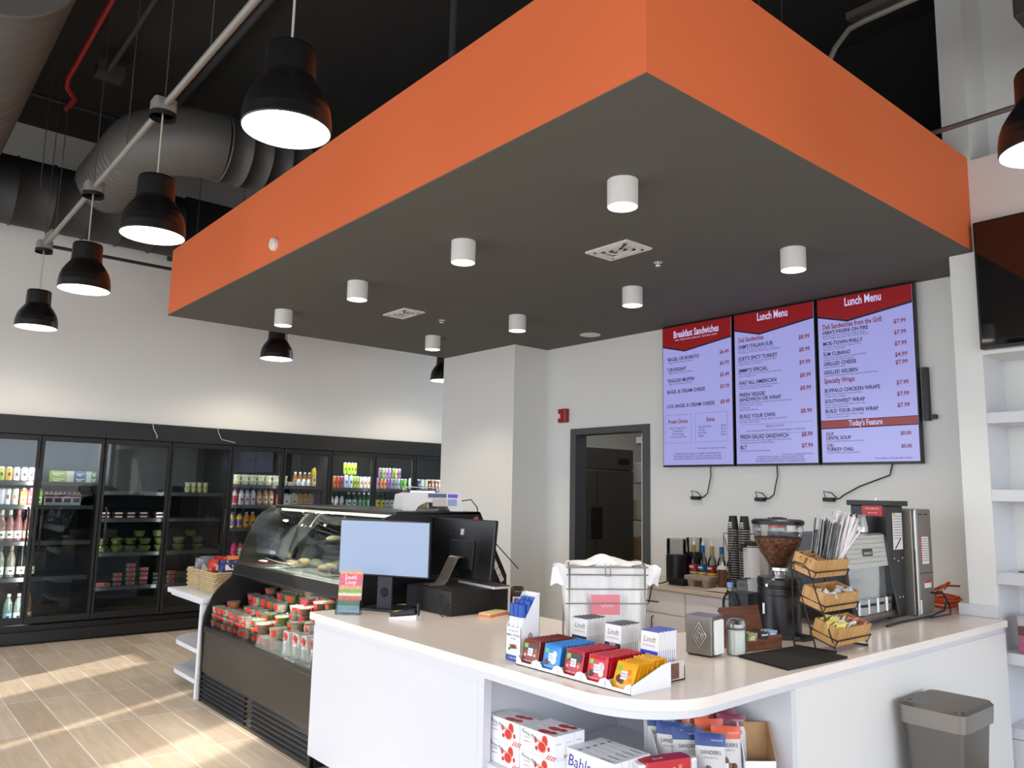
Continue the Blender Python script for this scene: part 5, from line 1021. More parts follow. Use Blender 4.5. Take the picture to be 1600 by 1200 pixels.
for (y, z, nm) in tiers:
    T_ = Matrix.Translation((3.53, y, z)) @ Matrix.Rotation(math.radians(18), 4, 'X')
    loop = [(-.155, -.066, .03), (.155, -.066, .03), (.155, .066, .03), (-.155, .066, .03)]
    q = MB(T_); q.tube(loop, .0035, RK, 8, closed=True); q.tube([(-.15, -.066, .03), (-.15, -.06, -.004), (-.15, .06, -.004), (-.15, .066, .03)], .003, RK, 6).tube([(.15, -.066, .03), (.15, -.06, -.004), (.15, .06, -.004), (.15, .066, .03)], .003, RK, 6); q.build('shelf_wire', t, O)
    bx = thing('bamboo_box', 'bamboo divided box on the %s tier of the bronze stand' % nm, 'box', (3.53, y, z), group='bamboo boxes on the wire stand'); bx.rotation_euler = (math.radians(18), 0, 0)
    H = .082
    MB().box(-.147, .147, -.06, -.052, 0, H, BAMBOO).box(-.147, .147, .052, .06, 0, H, BAMBOO).box(-.147, -.139, -.052, .052, 0, H, BAMBOO).box(.139, .147, -.052, .052, 0, H, BAMBOO).box(-.139, .139, -.052, .052, 0, .006, BAMBOO).build('box_body', bx, bevel=.0015)
    for dx in (-.047, .047): MB().box(dx - .003, dx + .003, -.052, .052, .006, H - .004, BAMBOO).build('divider', bx)
def pt(nm, dx, dy, dz):
    y, z = [(a, b_) for a, b_, c in tiers if c == nm][0]; v = Matrix.Rotation(math.radians(18), 3, 'X') @ Vector((dx, dy, dz)); return (3.53 + v.x, y + v.y, z + v.z)
def straw(col, L, m=None):
    t = thing('wrapped_straw', 'x', 'straw'); MB().tube([(0, 0, 0), (0, 0, L)], 0.0048, m or M(col, .4), 6).build('straw', t); MB().box(-.0055, .0055, -.0012, .0012, -.0, L + .012, GL((245, 245, 245), .8, .3, 1.5, .5)).build('clear_wrapper', t); return t
kb = Kind(straw((34, 38, 44), .235)); kw = Kind(straw((236, 230, 232), .275)); random.seed(5)
for i in range(34): kb.put(pt('top', random.uniform(-.04, .04), random.uniform(-.045, .045), .01), 'black straw in clear wrapper standing in the top bamboo box', 'black wrapped straws', rot=(random.uniform(-.04, .04) + .08, .24 + random.uniform(-.10, .10), random.uniform(-.2, .2)))
for i in range(60): kw.put(pt('top', random.uniform(.065, .125), random.uniform(-.04, .04), .01), 'clear white straw in wrapper fanning from the top bamboo box', 'white wrapped straws', rot=(random.uniform(-.1, .06) + .08, .58 + random.uniform(-.24, .26), random.uniform(-.2, .2)))
def packet(name, cat, col, acc):
    t = thing(name, 'x', cat); MB().box(-.026, .026, -.0025, .0025, 0, .06, M(col, .6)).build('sachet', t, bevel=.002); MB().box(-.018, .018, -.003, -.0025, .03, .05, M(acc, .6)).build('print', t); return t
for nm, tier, x0, x1, n, col, acc in (('brown sugar packet', 'top', -.125, -.06, 10, (150, 108, 70), (120, 80, 50)), ('yellow sweetener packet', 'bottom', -.13, -.055, 14, (232, 220, 130), (200, 190, 60)), ('white sugar packet', 'bottom', -.035, .035, 6, (238, 236, 230), (190, 180, 120)), ('pink sweetener packet', 'bottom', .06, .13, 5, (222, 140, 140), (200, 90, 100))):
    k = Kind(packet('sugar_packet', 'sugar packet', col, acc))
    for i in range(n): k.put(pt(tier, x0 + (x1 - x0) * random.random(), -.045 + .09 * i / n, .022 + random.random() * .01 + (.012 if nm[0] == 'y' else 0)), '%s in the %s bamboo box' % (nm, tier), nm + 's', rot=(.4 + random.uniform(-.2, .2), random.uniform(-.3, .3), random.uniform(-.3, .3)))
def creamer(col):
    t = thing('creamer_cup', 'x', 'creamer'); MB().lathe([(0, 0), (.014, 0), (.018, .024), (.021, .025), (.021, .027), (0, .027)], M((236, 236, 238), .4), 16).build('cup', t); MB().lathe([(.018, .0275), (0, .0278)], M(col, .35), 16).build('lid', t); return t
for nm, col, ps in (('white', (236, 234, 236), ((-.105, -.02), (-.075, -.035), (-.11, .02), (.10, .03))), ('blue', (40, 90, 190), ((.0, -.02), (.025, -.005))), ('pale blue', (190, 210, 230), ((.1, -.03), (.12, -.01), (.08, -.01)))):
    k = Kind(creamer(col))
    for i, (a, c) in enumerate(ps): k.put(pt('middle', a, c, .062), '%s lidded creamer cup, %s in the middle bamboo box' % (nm, ORD[i]), 'creamers in the bamboo box', rot=(.9 + i * .4, .3 * i, .5))
# ================================================================ COFFEE STATION
BEAN = M((150, 98, 68), .5, noise=.92, nscale=75, bump=1.)
t = thing('coffee_grinder', 'black coffee grinder with a clear hopper full of roasted beans', 'coffee grinder', (3.545, 2.15, Z))
MB().lathe([(0, 0), (.100, 0), (.100, .20), (.103, .205), (.103, .235), (.100, .24), (.100, .245), (.104, .25), (.104, .275), (.096, .285), (.05, .287), (0, .287)], M((22, 22, 24), .3), 40).build('housing', t)
MB().lathe([(.03, .285), (.032, .31), (.045, .315), (.045, .33)], CHROME, 20).build('hopper_collar', t)
hp = [(.034, .325), (.05, .345), (.085, .40), (.108, .45), (.118, .50), (.12, .54)]
MB().lathe(hp, GL((250, 250, 248), .8, 0, 1.45), 36).build('hopper', t)
b = MB().lathe([(0, .33), (.03, .33), (.046, .348), (.081, .402), (.104, .452), (.112, .475), (0, .485)], BEAN, 36)
b.build('coffee_beans', t)
MB().lathe([(.124, .537), (.125, .555), (.11, .562), (.03, .564), (.028, .572), (0, .573)], BLACK, 36).build('hopper_lid', t)
MB().cbox((-.104, .0, .25), (.014, .014, .014), CHROME).cbox((-.104, .02, .14), (.01, .012, .05), CHROME).build('switch', t)
MB().rbox(-.04, .06, -.14, -.08, 0, .02, .01, BLACK).build('spout_tray', t)
t = thing('dosing_grinder', 'small black grinder side unit with white switches left of the bean hopper', 'grinder', (3.56, 2.33, Z))
MB().box(-.05, .05, -.03, .09, 0, .19, BLACK).build('housing', t, bevel=.006); MB().box(-.055, -.05, -.015, .0, .04, .10, M((210, 210, 210), .4)).build('switch', t)
# water bottle and clear pitcher
def clearbottle(loc, lab):
    t = thing('water_bottle', lab, 'bottle', loc); MB().lathe([(0, 0), (.038, .002), (.04, .01), (.04, .14), (.034, .165), (.016, .195), (.014, .215)], CLR2, 20).build('body', t)
    MB().lathe([(.041, .05), (.041, .09)], M((190, 206, 224), .4), 20).build('label', t); MB().lathe([(.016, .212), (.016, .235), (0, .236)], M((120, 150, 210), .4), 14).build('cap', t)
clearbottle((3.50, 2.40, Z), 'clear plastic water bottle with a blue cap beside the coffee grinder')
t = thing('clear_pitcher', 'clear plastic container behind the water bottle', 'container', (3.72, 2.43, Z))
MB().box(-.06, .06, -.045, .045, .1, .24, CLR2).build('body', t, bevel=.008); MB().box(-.065, .065, -.05, .05, 0, .1, M((200, 200, 200), .3, .3)).build('base', t)
# espresso machine
ES = M((206, 206, 200), .22, .55); t = thing('espresso_machine', 'white backed espresso machine with perforated panel, badge and steel tray', 'espresso machine', (4.31, 2.25, Z), rz=math.radians(3))
MB().box(-.26, .27, -.15, .27, .06, .47, BLACK).box(-.27, .28, -.19, .27, .03, .06, BLACK).build('chassis', t, bevel=.005)
for s_ in (-.28, .28): MB().prism([(-.22, .03), (.26, .03), (.26, .48), (-.14, .48), (-.16, .465), (-.19, .2)], s_ - .012, s_ + .012, M((24, 25, 28), .3), 'x').build('side_panel', t, bevel=.004)
MB().add([(-.268, -.155, .47), (.268, -.155, .47), (.268, -.175, .30), (-.268, -.175, .30), (-.268, -.13, .48), (.268, -.13, .48)], [(3, 2, 1, 0), (0, 1, 5, 4)], ES).add([(-.268, -.15, .298), (.268, -.15, .298), (.268, -.16, .09), (-.268, -.16, .09)], [(0, 3, 2, 1)], M((200, 206, 206), .12, .8)).build('rear_panel', t)
b = MB()
for i in range(18):
    for j in range(6):
        z = .325 + j * .025; y = -.155 - (.47 - z) * .118 - .001; x = -.25 + i * .0295; b.box(x, x + .0045, y - .001, y, z, z + .0045, M((120, 120, 116), .6))
b.build('perforations', t)
q = MB(); q.add([(-.05, -.1655, .40), (.075, -.1655, .40), (.075, -.1705, .36), (-.05, -.1705, .36)], [(0, 3, 2, 1)], M((14, 14, 15), .3)); q.text('RANCILIO', (.018, -.1712, .369), (1, 0, 0), (0, .118, .99), .021, M((236, 236, 236), .4), 'c', .82).text('X', (-.043, -.1712, .369), (1, 0, 0), (0, .118, .99), .024, M((236, 236, 236), .4)); q.build('badge', t)
MB().add([(-.28, -.20, .055), (.28, -.20, .055), (.28, -.20, .025), (-.28, -.20, .025), (-.28, -.15, .09), (.28, -.15, .09)], [(3, 2, 1, 0), (0, 1, 5, 4)], STEEL).build('steel_tray', t)
for i, x in enumerate((-.14, -.03, .08, .19)): MB(Matrix.Translation((x, -.185, .062)) @ Matrix.Rotation(.1 * i - .2, 4, 'Z')).rbox(-.045, .045, -.02, .035, 0, .075, .014, M((190, 190, 192), .15, 1)).box(-.03, .03, -.022, -.02, .04, .055, BLACK).build('group_cover', t, bevel=.006)
for x in (-.22, .22): MB().lathe([(.03, -.001), (.03, .03), (0, .03)], BLACK, 14, (x, -.1, 0)).build('foot', t)
t = thing('milk_pitcher', 'shiny steel milk pitcher standing on the espresso machine', 'pitcher', (4.47, 2.20, Z + .482)); MB().lathe([(0, 0), (.055, .002), (.056, .03), (.045, .085), (.05, .1), (.048, .1), (.043, .085)], CHROME, 24).build('body', t)
t = thing('glass_jar', 'clear glass jar with a red lid above the straws on the espresso machine', 'jar', (4.02, 2.44, Z + .482)); MB().lathe([(0, 0), (.05, 0), (.05, .06)], CLR2, 20).build('body', t); MB().lathe([(.047, .02), (.047, .04), (0, .042)], M((210, 60, 50), .4), 20).build('contents', t); MB().lathe([(.052, .06), (.052, .075), (0, .076)], GL((240, 240, 240), 1.), 20).build('lid', t)
# brewer towers
t = thing('coffee_brewer', 'tall black brewer with a red service sticker behind the espresso machine', 'coffee machine', (4.71, 2.2, Z)); O = t.location
MB().box(4.61, 4.82, 2.10, 2.31, Z, 1.47, M((20, 20, 23), .4)).build('tower', t, O, bevel=.004)
MB().box(4.60, 4.83, 2.07, 2.33, 1.47, 1.50, BLACK).cyl((4.7, 2.2, 1.5), (4.7, 2.2, 1.515), .008, CHROME, 8).build('top_cover', t, O, bevel=.003)
q = MB().box(4.607, 4.609, 2.12, 2.24, 1.41, 1.475, M((196, 34, 44), .4)); q.text('TECH SERVICE', (4.606, 2.18, 1.448), (0, -1, 0), (0, 0, 1), .014, PAPER, 'c', .9).text('(888) 605 9708', (4.606, 2.18, 1.425), (0, -1, 0), (0, 0, 1), .010, PAPER, 'c', .9); q.build('service_sticker', t, O)
q = MB().box(4.68, 4.80, 2.097, 2.099, 1.22, 1.43, M((226, 224, 222), .5))
for k in range(9): q.box(4.69, 4.79, 2.0955, 2.097, 1.41 - k * .016, 1.414 - k * .016, M((130, 128, 126), .6))
q.box(4.685, 4.72, 2.0955, 2.097, 1.418, 1.428, M((220, 190, 60), .5)); q.cyl((4.70, 2.095, 1.225), (4.77, 2.095, 1.28), .003, INK, 6); q.build('instruction_label', t, O)
b = MB()
for x, z in ((4.68, 1.17), (4.73, 1.155), (4.785, 1.17), (4.73, .95), (4.77, .95)): b.cyl((x, 2.098, z), (x, 2.095, z), .005, M((210, 210, 210), .4), 8)
b.build('screw', t, O)
t = thing('hot_water_tower', 'tall narrow brushed steel water heater at the end of the counter', 'water heater', (4.985, 2.15, Z)); O = t.location; SW = M((150, 144, 136), .38, .6)
MB().box(4.850, 5.115, 2.06, 2.40, Z, 1.455, SW).build('body', t, O, bevel=.008)
MB().box(4.850, 4.880, 2.04, 2.06, Z, 1.455, M((196, 196, 194), .25, .9)).build('corner_trim', t, O, bevel=.006)
q = MB().box(4.945, 5.055, 2.057, 2.059, 1.13, 1.29, M((228, 224, 220), .5))
q.box(4.945, 4.960, 2.056, 2.0575, 1.13, 1.29, M((190, 90, 80), .5))
for k in range(10): q.box(4.970, 5.045, 2.0555, 2.057, 1.275 - k * .014, 1.279 - k * .014, M((140, 136, 134), .6))
q.box(4.975, 5.065, 2.056, 2.059, .99, 1.035, M((226, 224, 220), .5)).box(4.975, 5.065, 2.0555, 2.057, 1.018, 1.035, M((190, 60, 60), .5)).box(4.855, 4.879, 2.036, 2.04, .85, .93, M((220, 222, 226), .5)); q.build('warning_label', t, O)
MB().box(4.915, 5.105, 2.056, 2.059, 1.075, 1.079, M((60, 58, 56), .5)).box(4.935, 4.985, 2.056, 2.059, 1.42, 1.425, DARK).box(5.015, 5.065, 2.056, 2.059, 1.42, 1.425, DARK).build('panel_seam', t, O)
tag(MB().tube([(5.035, 2.05, .96), (5.045, 1.99, .97), (5.065, 1.97, .93), (5.015, 1.97, .87), (4.865, 1.99, .845), (4.5, 2.0, .843), (4.3, 1.98, .843)], .006, BLACK, 8).tube([(5.135, 2.08, .93), (5.195, 2.05, .96), (5.175, 2.0, .88), (5.065, 1.955, .846), (4.815, 1.965, .845)], .0055, BLACK, 8).build('power_cord', org=(5.015, 2, .85)), 'thick black cords looping from the steel water heater onto the counter', 'power cord')
b = MB(); random.seed(2)
for k in range(5):
    cx, cy, z0 = 5.40 + random.uniform(-.03, .03), 2.13 + random.uniform(-.02, .02), .848 + k * .014
    pts = [(cx + (.10 + .01 * k) * math.cos(a), cy + .09 * math.sin(a), z0 + .004 * math.sin(3 * a)) for a in [i * 2 * PI / 24 for i in range(24)]]
    b.tube(pts, .007, M((212, 84, 30), .5), 6, closed=True)
b.tube([(5.25, 2.12, .93), (5.35, 2.07, 1.0), (5.45, 2.1, .99), (5.62, 2.2, .93)], .007, M((212, 84, 30), .5), 6).tube([(5.2, 2.12, .95), (5.35, 2.1, .98), (5.6, 2.1, .96)], .007, M((170, 40, 40), .5), 6)
tag(b.build('extension_cord', org=(5.40, 2.13, .85)), 'orange extension cord coiled in the counter corner beside the steel water heater', 'cord')
# ================================================================ ON THE BACK COUNTER
ZB = .8005
t = thing('lid_dispenser', 'black cylinder holding a stack of clear cup lids beside the doorway', 'dispenser', (5.37, 4.20, ZB))
MB().lathe([(0, 0), (.08, 0), (.085, .01), (.085, .215), (.075, .22), (0, .22)], M((18, 19, 22), .35), 28).build('container', t)
b = MB(); P = []
for k in range(12): P += [(.078, .22 + k * .011), (.086, .224 + k * .011), (.078, .229 + k * .011)]
b.lathe(P, GL((235, 235, 235), 1.2, .05), 28); b.build('clear_lids', t)
t = thing('cup_holder', 'second black cylinder with clear cups behind the lid dispenser', 'dispenser', (5.52, 4.13, ZB)); MB().lathe([(0, 0), (.07, 0), (.07, .24), (0, .24)], BLACK, 24).build('container', t); MB().lathe([(.06, .24), (.068, .36), (0, .365)], GL((235, 235, 235), 1.2, .05), 24).build('clear_cups', t)
t = thing('receipt_printer', 'small black electronic box with a cord on the back counter edge', 'device', (5.17, 4.02, ZB)); MB().box(-.045, .045, -.07, .07, 0, .05, BLACK).build('body', t, bevel=.008)
tag(MB().tube([(5.14, 4.09, .83), (5.07, 4.12, .81), (4.99, 4.13, .815), (4.97, 4.135, .79), (4.965, 4.15, .70), (4.965, 4.16, .66)], .005, BLACK, 6).build('power_cord', org=(5, 4.1, .8)), 'black cord hanging over the edge of the back counter', 'power cord')
PULP = M((168, 152, 134), .9, noise=.2, nscale=40)
t = thing('cup_carrier', 'grey brown pulp cup carrier in front of the syrup bottles', 'cup carrier', (5.25, 3.86, ZB))
b = MB().box(-.07, .07, -.12, .12, .05, .085, PULP)
for sx in (-1, 1):
    for sy in (-1, 1): b.lathe([(0, 0), (.03, 0), (.045, .06)], PULP, 14, (sx * .03, sy * .07, 0))
b.build('tray', t, bevel=.006)
def syrup(top, l1, l2, glass=(225, 228, 222)):
    t = thing('syrup_bottle', 'x', 'syrup bottle')
    MB().lathe([(0, 0), (.036, .002), (.037, .15), (.03, .19), (.015, .225), (.014, .26)], GL(glass, 1.1, 0, 1.5), 20).build('glass', t)
    MB().lathe([(.038, .10), (.038, .15)], M(l1, .4), 20).lathe([(.038, .06), (.038, .10)], M(l2, .4), 20).lathe([(.0385, .075), (.0385, .09)], M((230, 200, 40), .4), 20).box(-.0395, -.0385, -.02, .02, .12, .135, M((236, 236, 230), .5)).build('label', t)
    MB().lathe([(.016, .245), (.016, .30), (.01, .305), (0, .305)], M(top, .35, .4), 14).build('neck_wrap', t)
    MB().tube([(0, 0, .30), (0, 0, .375), (-.03, .035, .372)], .005, M((236, 236, 232) if top[0] < 100 or top[2] > 90 else (240, 240, 236), .4), 6).tube([(0, 0, .30), (0, 0, .33)], .01, M((240, 240, 240), .4), 8).build('pump', t); return t
for i, (y, top_, l1, l2, nm) in enumerate(((4.09, (176, 140, 60), (196, 36, 50), (60, 60, 140), 'red label and gold neck, nearest the lid dispenser'), (4.0, (30, 100, 160), (36, 90, 150), (30, 60, 120), 'blue label and bronze pump'), (3.91, (176, 140, 60), (150, 30, 40), (120, 24, 34), 'dark red label and gold neck, in the middle'), (3.82, (30, 100, 160), (60, 60, 90), (40, 40, 70), 'blue neck behind the brown sauce bottle'), (3.73, (200, 196, 190), (190, 150, 120), (170, 40, 40), 'pale neck beside the black cups'))):
    Kind(syrup(top_, l1, l2)).put((5.46, y, ZB), 'syrup pump bottle with ' + nm, 'syrup bottles')
t = thing('sauce_bottle', 'brown squeeze bottle with a white cap in front of the syrup bottles', 'bottle', (5.24, 3.66, ZB)); MB().lathe([(0, 0), (.036, .002), (.038, .14), (.034, .15), (0, .152)], M((96, 58, 44), .4), 20).build('body', t); MB().lathe([(.037, .15), (.037, .172), (.012, .18), (.006, .205), (0, .205)], M((230, 228, 232), .4), 20).build('cap', t)
b = MB(); random.seed(4)
b.grid(lambda u, v: (5.09 + (v - .5) * .13, 3.55 + (u - .5) * .24, ZB + .006 + .028 * abs(math.sin(7 * u + 4 * v)) * math.sin(PI * u) * math.sin(PI * v) ** .5), 24, 14, M((196, 184, 166), .9))
tag(b.build('cleaning_cloth', org=(5.09, 3.55, ZB), solid=.004), 'crumpled beige cloth on the back counter edge', 'cloth')
cp = thing('paper_cup', 'x', 'paper cup'); MB().lathe([(.042, 0), (.043, .004), (.030, .115), (.0, .115)], M((22, 22, 23), .5), 20).build('cup', cp); MB().lathe([(.0425, .0), (.0445, .003), (.0425, .006)], M((180, 178, 174), .5), 20).build('rim', cp); MB(Matrix.Translation((-.038, 0, .06))).box(-.002, .002, -.014, .014, -.006, .006, M((210, 210, 206), .5)).build('printed_mark', cp)
CK = Kind(cp)
for s_, (x, y) in enumerate(((5.40, 3.665), (5.42, 3.575))):
    for k in range(23): CK.put((x, y, ZB + .035 + k * .0185), 'black paper cup upside down, %s from the bottom of the %s stack' % (ORD[k], ('left', 'right')[s_]), 'stacked black paper cups')
t = thing('cup_rack', 'black wire rack around the two stacks of paper cups', 'rack', (5.41, 3.62, ZB)); b = MB()
for x in (-.06, .06):
    for y in (-.105, .1): b.cyl((x, y, 0), (x, y, .42), .003, BLACK, 6)
for z in (.02, .42): b.tube([(-.06, -.105, z), (.06, -.105, z), (.06, .1, z), (-.06, .1, z)], .003, BLACK, 6, closed=True)
b.tube([(-.062, .1, .40), (-.062, .03, .2), (-.062, .1, .02)], .0028, BLACK, 6).tube([(-.062, -.01, .40), (-.062, .06, .2), (-.062, -.01, .02)], .0028, BLACK, 6); b.build('wire_frame', t)
t = thing('air_pot', 'white cylindrical air pot with a black spout behind the coffee grinder', 'air pot', (5.30, 3.44, ZB)); MB().lathe([(0, 0), (.06, 0), (.06, .34), (.04, .35)], M((222, 222, 226), .35), 24).build('body', t); MB().lathe([(.062, .33), (.05, .37), (0, .38)], BLACK, 20).tube([(0, 0, .35), (-.10, .02, .34), (-.11, .02, .31)], .014, BLACK, 8).build('pump_lid', t)
t = thing('kettle', 'white kettle with a black handle behind the coffee grinder hopper', 'kettle', (5.12, 3.02, ZB)); MB().lathe([(0, 0), (.085, .0), (.06, .22), (.05, .24), (0, .245)], M((226, 224, 222), .35), 24).build('body', t); MB().tube([(-.02, .07, .10), (-.02, .13, .12), (-.02, .12, .2), (-.02, .06, .21)], .009, BLACK, 8).build('handle', t)
# ================================================================ UNDER THE COUNTER CORNER
ZS = .4445
def tart():
    t = thing('tart_box', 'x', 'box'); w_, h_, d_ = .19, .086, .052
    MB().box(0, d_, -w_ / 2, w_ / 2, 0, h_, M((240, 240, 242), .5)).build('carton', t, bevel=.001)
    q = MB(); X = -.0006
    q.text('Bonne Maman', (X, w_ / 2 - .010, h_ - .020), (0, -1, -.18), (0, -.15, 1), .0215, M((40, 44, 60), .5), 'l', .84, slant=.25).text('tartelette', (X, w_ / 2 - .022, h_ - .036), (0, -1, 0), (0, 0, 1), .010, M((70, 110, 130), .5)).text('raspberry', (X, w_ / 2 - .022, h_ - .051), (0, -1, 0), (0, 0, 1), .010, M((200, 50, 80), .5))
    def disc(y, z, a, c_, col, dx): q.add([(X - dx, y + a * math.cos(k * PI / 8), z + c_ * math.sin(k * PI / 8)) for k in range(16)], [tuple(range(16))[::-1]], M(col, .45))
    disc(-.045, .060, .017, .021, (222, 150, 100), .0002); disc(-.045, .060, .014, .018, (206, 48, 50), .0004); disc(-.03, .036, .024, .021, (230, 170, 120), .0006); disc(-.03, .036, .020, .017, (208, 44, 50), .0008)
    disc(.005, .052, .007, .010, (206, 50, 60), .0004); disc(.0, .026, .008, .008, (196, 40, 60), .0004); disc(-.066, .036, .007, .009, (206, 50, 60), .0004)
    q.add([(X, .02, 0.062), (X, .0, .058), (X, .006, .066)], [(0, 1, 2)], M((90, 140, 70), .5))
    for k in range(4): q.add([(X, -.05 - k * .012, .0), (X, -.056 - k * .012, .0), (X, -.074 - k * .012, .018), (X, -.068 - k * .012, .018)], [(0, 1, 2, 3)], M((206, 60, 70), .5))
    q.build('front_print', t)
    q = MB(); q.text('Bonne Maman', (.008, -w_ / 2 - .0006, .055), (1, 0, 0), (0, 0, 1), .006, M((40, 44, 60), .5), 'l', .8, slant=.25)
    q.add([(.02 + .02 * math.cos(k * PI / 5), -.02 + .03 * math.sin(k * PI / 5), h_ + .0006) for k in range(10)], [tuple(range(10))], M((200, 60, 56), .5)).add([(.03 + .016 * math.cos(k * PI / 5), -.055 + .02 * math.sin(k * PI / 5), h_ + .0008) for k in range(10)], [tuple(range(10))], M((190, 50, 50), .5)); q.build('side_print', t); return t
TK = Kind(tart())
for col_, yc, n_ in (('left', 2.483, 2), ('right', 2.289, 3)):
    for d in range(n_):
        for lv in range(2): TK.put((2.085 + d * .053, yc, ZS + lv * .0868), 'white raspberry tart box, %s layer, %s deep in the %s column' % (('lower', 'upper')[lv], ORD[d], col_), 'raspberry tart boxes on the shelf')
def biscuit():
    t = thing('biscuit_box', 'x', 'box'); MB().box(0, .036, -.12, .12, 0, .13, M((238, 238, 240), .5)).build('carton', t, bevel=.001)
    q = MB().text('Bahlsen', (-.0006, .112, .072), (0, -1, -.05), (0, 0, 1), .058, M((46, 36, 150), .5), 'l', .95, slant=.2).box(-.0008, 0, -.11, -.04, .01, .05, M((110, 76, 56), .5)).box(.008, .012, -.1, -.045, .13, .1305, INK).box(.008, .03, .06, .068, .13, .1305, M((90, 100, 120), .5)); q.build('front_print', t); return t
BK = Kind(biscuit())
for i in range(5): BK.put((2.145 + i * .0385, 2.072, ZS), 'white biscuit box with blue script lettering, %s from the front of the row' % ORD[i], 'biscuit boxes on the shelf')
def biscoff():
    t = thing('biscuit_pack', 'x', 'biscuit pack'); MB().rbox(-.11, .11, -.032, .032, 0, .062, .012, M((200, 26, 40), .25, coat=.5)).build('wrapper', t, bevel=.006)
    MB().box(-.14, -.108, -.034, .034, .004, .06, M((226, 228, 230), .15, .2)).build('wrapper_end', t, bevel=.01); MB().box(.108, .14, -.034, .034, .004, .06, M((226, 228, 230), .15, .2)).build('wrapper_end', t, bevel=.01)
    q = MB().text('Lotus', (-.08, -.0326, .018), (1, 0, 0), (0, 0, 1), .018, PAPER, 'l', .9).text('Biscoff', (-.035, -.0326, .018), (1, 0, 0), (0, 0, 1), .026, PAPER, 'l', .85, slant=.25).text('Biscoff', (-.06, -.01, .0626), (1, 0, 0), (0, 1, 0), .022, PAPER, 'l', .85, slant=.25).box(.045, .062, -.0328, -.032, .015, .042, M((206, 140, 80), .5)); q.build('printed_front', t); return t
LK = Kind(biscoff())
for i, (x, y, z, r) in enumerate(((2.355, 1.905, ZS + .064, -.28), (2.34, 1.885, ZS, -.3), (2.36, 1.82, ZS, -.35))): LK.put((x, y, z), 'red biscuit pack with white lettering, %s' % ('lying on top', 'lower one at the back', 'lower one nearest the front')[i], 'red biscuit packs on the shelf', r, (.88, 1, 1))
def tray(loc, rz, w_, d_, label):
    t = thing('cardboard_tray', label, 'carton', loc, rz=rz, group='open display cartons of snack bags'); a, c = w_ / 2, d_ / 2
    b = MB().box(-a, a, -c, c, 0, .003, KRAFT).box(-a, a, c - .003, c, 0, .19, KRAFT).box(-a, a, -c, -c + .003, 0, .075, M((236, 236, 236), .5))
    for s_ in (-1, 1): b.prism([(-c, 0), (c, 0), (c, .19), (c - .02, .195), (-c, .075)], s_ * a - .0015, s_ * a + .0015, M((232, 232, 234), .5) if s_ < 0 else KRAFT, 'x')
    b.build('carton_body', t); q = MB().text('SANDERS', (.0, -c - .0006, .03), (1, 0, 0), (0, 0, 1), .026, INK, 'c'); q.build('lettering', t); return t
tray((2.60, 1.995, ZS), math.radians(-38), .26, .24, 'open carton of blue and orange topped snack bags under the counter')
def pouch(col, hue):
    t = thing('snack_pouch', 'x', 'snack bag'); W_ = .114; Hh = .182; pm = M((206, 204, 200), .35, coat=.2)
    def fn(s_): return lambda u, v: ((u - .5) * W_ * (1 - .06 * math.sin(PI * v)), s_ * .024 * math.sin(PI * u) ** .7 * (1 - v) ** .6 + .002 * math.sin(8 * u + 6 * v), v * Hh)
    b = MB().grid(fn(-1), 12, 12, pm).grid(fn(1), 12, 12, pm); b.build('pouch_body', t)
    b = MB(); b.grid(lambda u, v: (fn(-1)(u, .76 + .24 * v)[0] * 1.005, fn(-1)(u, .76 + .24 * v)[1] - .0012, fn(-1)(u, .76 + .24 * v)[2]), 10, 3, M(col, .35)).grid(lambda u, v: (fn(1)(u, .76 + .24 * v)[0] * 1.005, fn(1)(u, .76 + .24 * v)[1] + .0012, fn(1)(u, .76 + .24 * v)[2]), 10, 3, M(col, .35))
    b.lathe([(0, 0), (.004, 0)], PAPER, 10, (0, -.010, .166)); b.build('coloured_header', t)
    q = MB(); q.text('SANDERS', (0, -.0215, .112), (1, 0, 0), (0, .18, 1), .0190, INK, 'c', .95).text('SMALL BATCH', (0, -.0235, .098), (1, 0, 0), (0, .15, 1), .008, M((110, 108, 106), .6), 'c').text('CHOCOLATE', (.024, -.0145, .158), (1, 0, 0), (0, .1, 1), .007, PAPER, 'c')
    for k in range(7): q.ball((-.02 + .018 * (k % 3) + .006 * (k // 3), -.024, .03 + .017 * (k // 3)), .011, M((110, 66, 50) if k % 2 else (150, 104, 84), .4), 8, 1)
    q.build('front_print', t); return t
NB = {'blue': Kind(pouch((34, 64, 130), 0)), 'orange': Kind(pouch((222, 84, 36), 0)), 'maroon': Kind(pouch((120, 30, 58), 0))}
def inward(x, y, z): return (x, y, z)
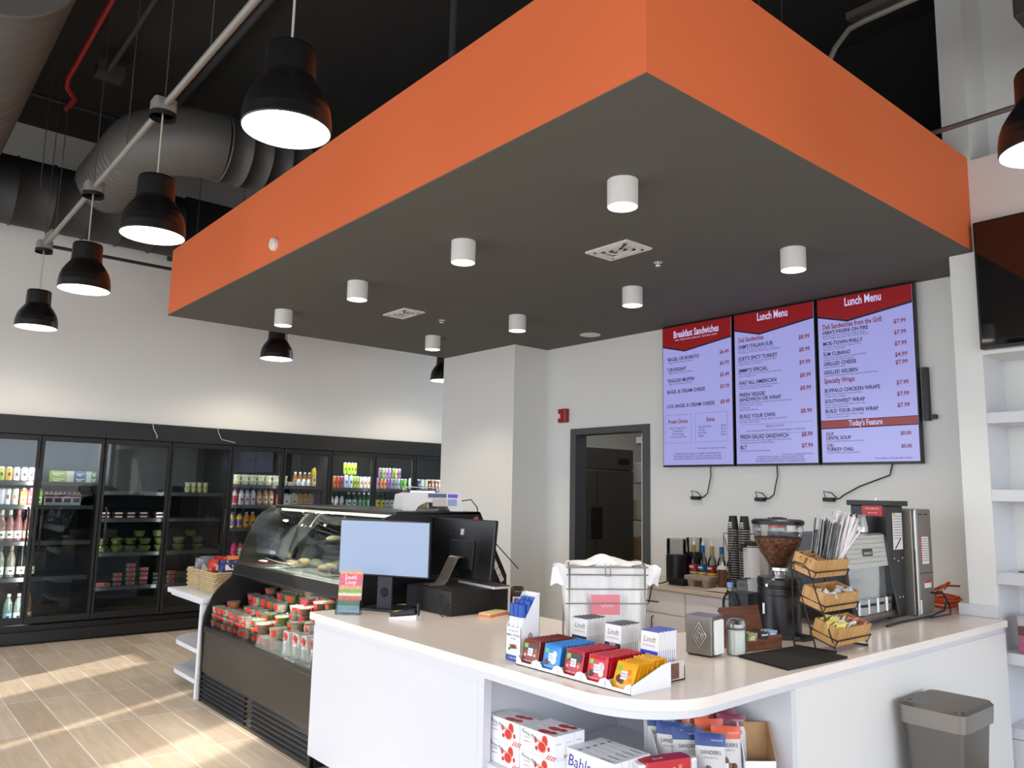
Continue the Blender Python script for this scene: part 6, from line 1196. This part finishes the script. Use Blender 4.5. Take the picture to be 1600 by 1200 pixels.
base = Vector((2.60, 1.995)); U_ = Vector((math.cos(math.radians(-38)), math.sin(math.radians(-38)))); V_ = Vector((-U_.y, U_.x))
pl = [('blue', -.095, .065, .05, -.1, 'at the back left of the carton'), ('blue', -.09, .015, .035, .12, 'second from the back left'), ('blue', -.07, -.04, .02, .35, 'leaning left in the middle'), ('blue', -.01, -.065, .0, .0, 'low beside the leaning one'), ('blue', .055, -.14, .0, .22, 'standing in front of the carton'),
      ('orange', -.01, .075, .07, 1.2, 'turned sideways at the back'), ('orange', .05, .07, .06, .3, 'at the back, behind the other orange tops'), ('orange', .05, .025, .045, -.02, 'in the middle of the row'), ('orange', .09, -.02, .03, .0, 'behind the frontmost orange top'), ('orange', .135, -.085, .02, .05, 'frontmost, with its full name showing'),
      ('maroon', .13, .085, .065, .05, 'at the back right'), ('maroon', .155, .04, .055, .1, 'in the middle on the right'), ('maroon', .18, -.005, .045, .12, 'frontmost on the right')]
for nm, u, v, dz, r, lab in pl:
    p = base + U_ * u + V_ * v; z0 = max(ZS, ZS + dz - .01)
    NB[nm].put((min(p.x, 2.83), max(p.y, 1.76), z0), '%s topped snack pouch %s' % (nm, lab), nm + ' topped snack pouches', rot=(-.12, 0, math.radians(-38) + (-r)))
t = tray((2.775, 1.80, ZS), math.radians(-38), .12, .10, 'low open carton at the right end of the corner shelf')
# on the built-in shelving
t = thing('gift_tin', 'small pink and silver box on the built-in shelf at the right edge', 'box', (5.33, 1.575, .652)); MB().box(-.09, .09, -.09, .09, 0, .10, M((170, 90, 116), .4)).build('body', t, bevel=.004)
MB().box(-.09, .09, -.09, .09, .10, .15, M((90, 66, 60), .4)).build('middle_band', t); MB().box(-.092, .092, -.092, .092, .15, .21, M((190, 186, 192), .25, .5)).build('lid', t, bevel=.006)
tag(MB().lathe([(0, 0), (.02, 0), (.018, .006), (0, .007)], M((90, 88, 84), .4), 14, (5.3, 1.64, 1.102)).build('coin_dish', org=(5.3, 1.64, 1.102)), 'tiny dark disc lying on the built-in shelf below the television', 'disc')
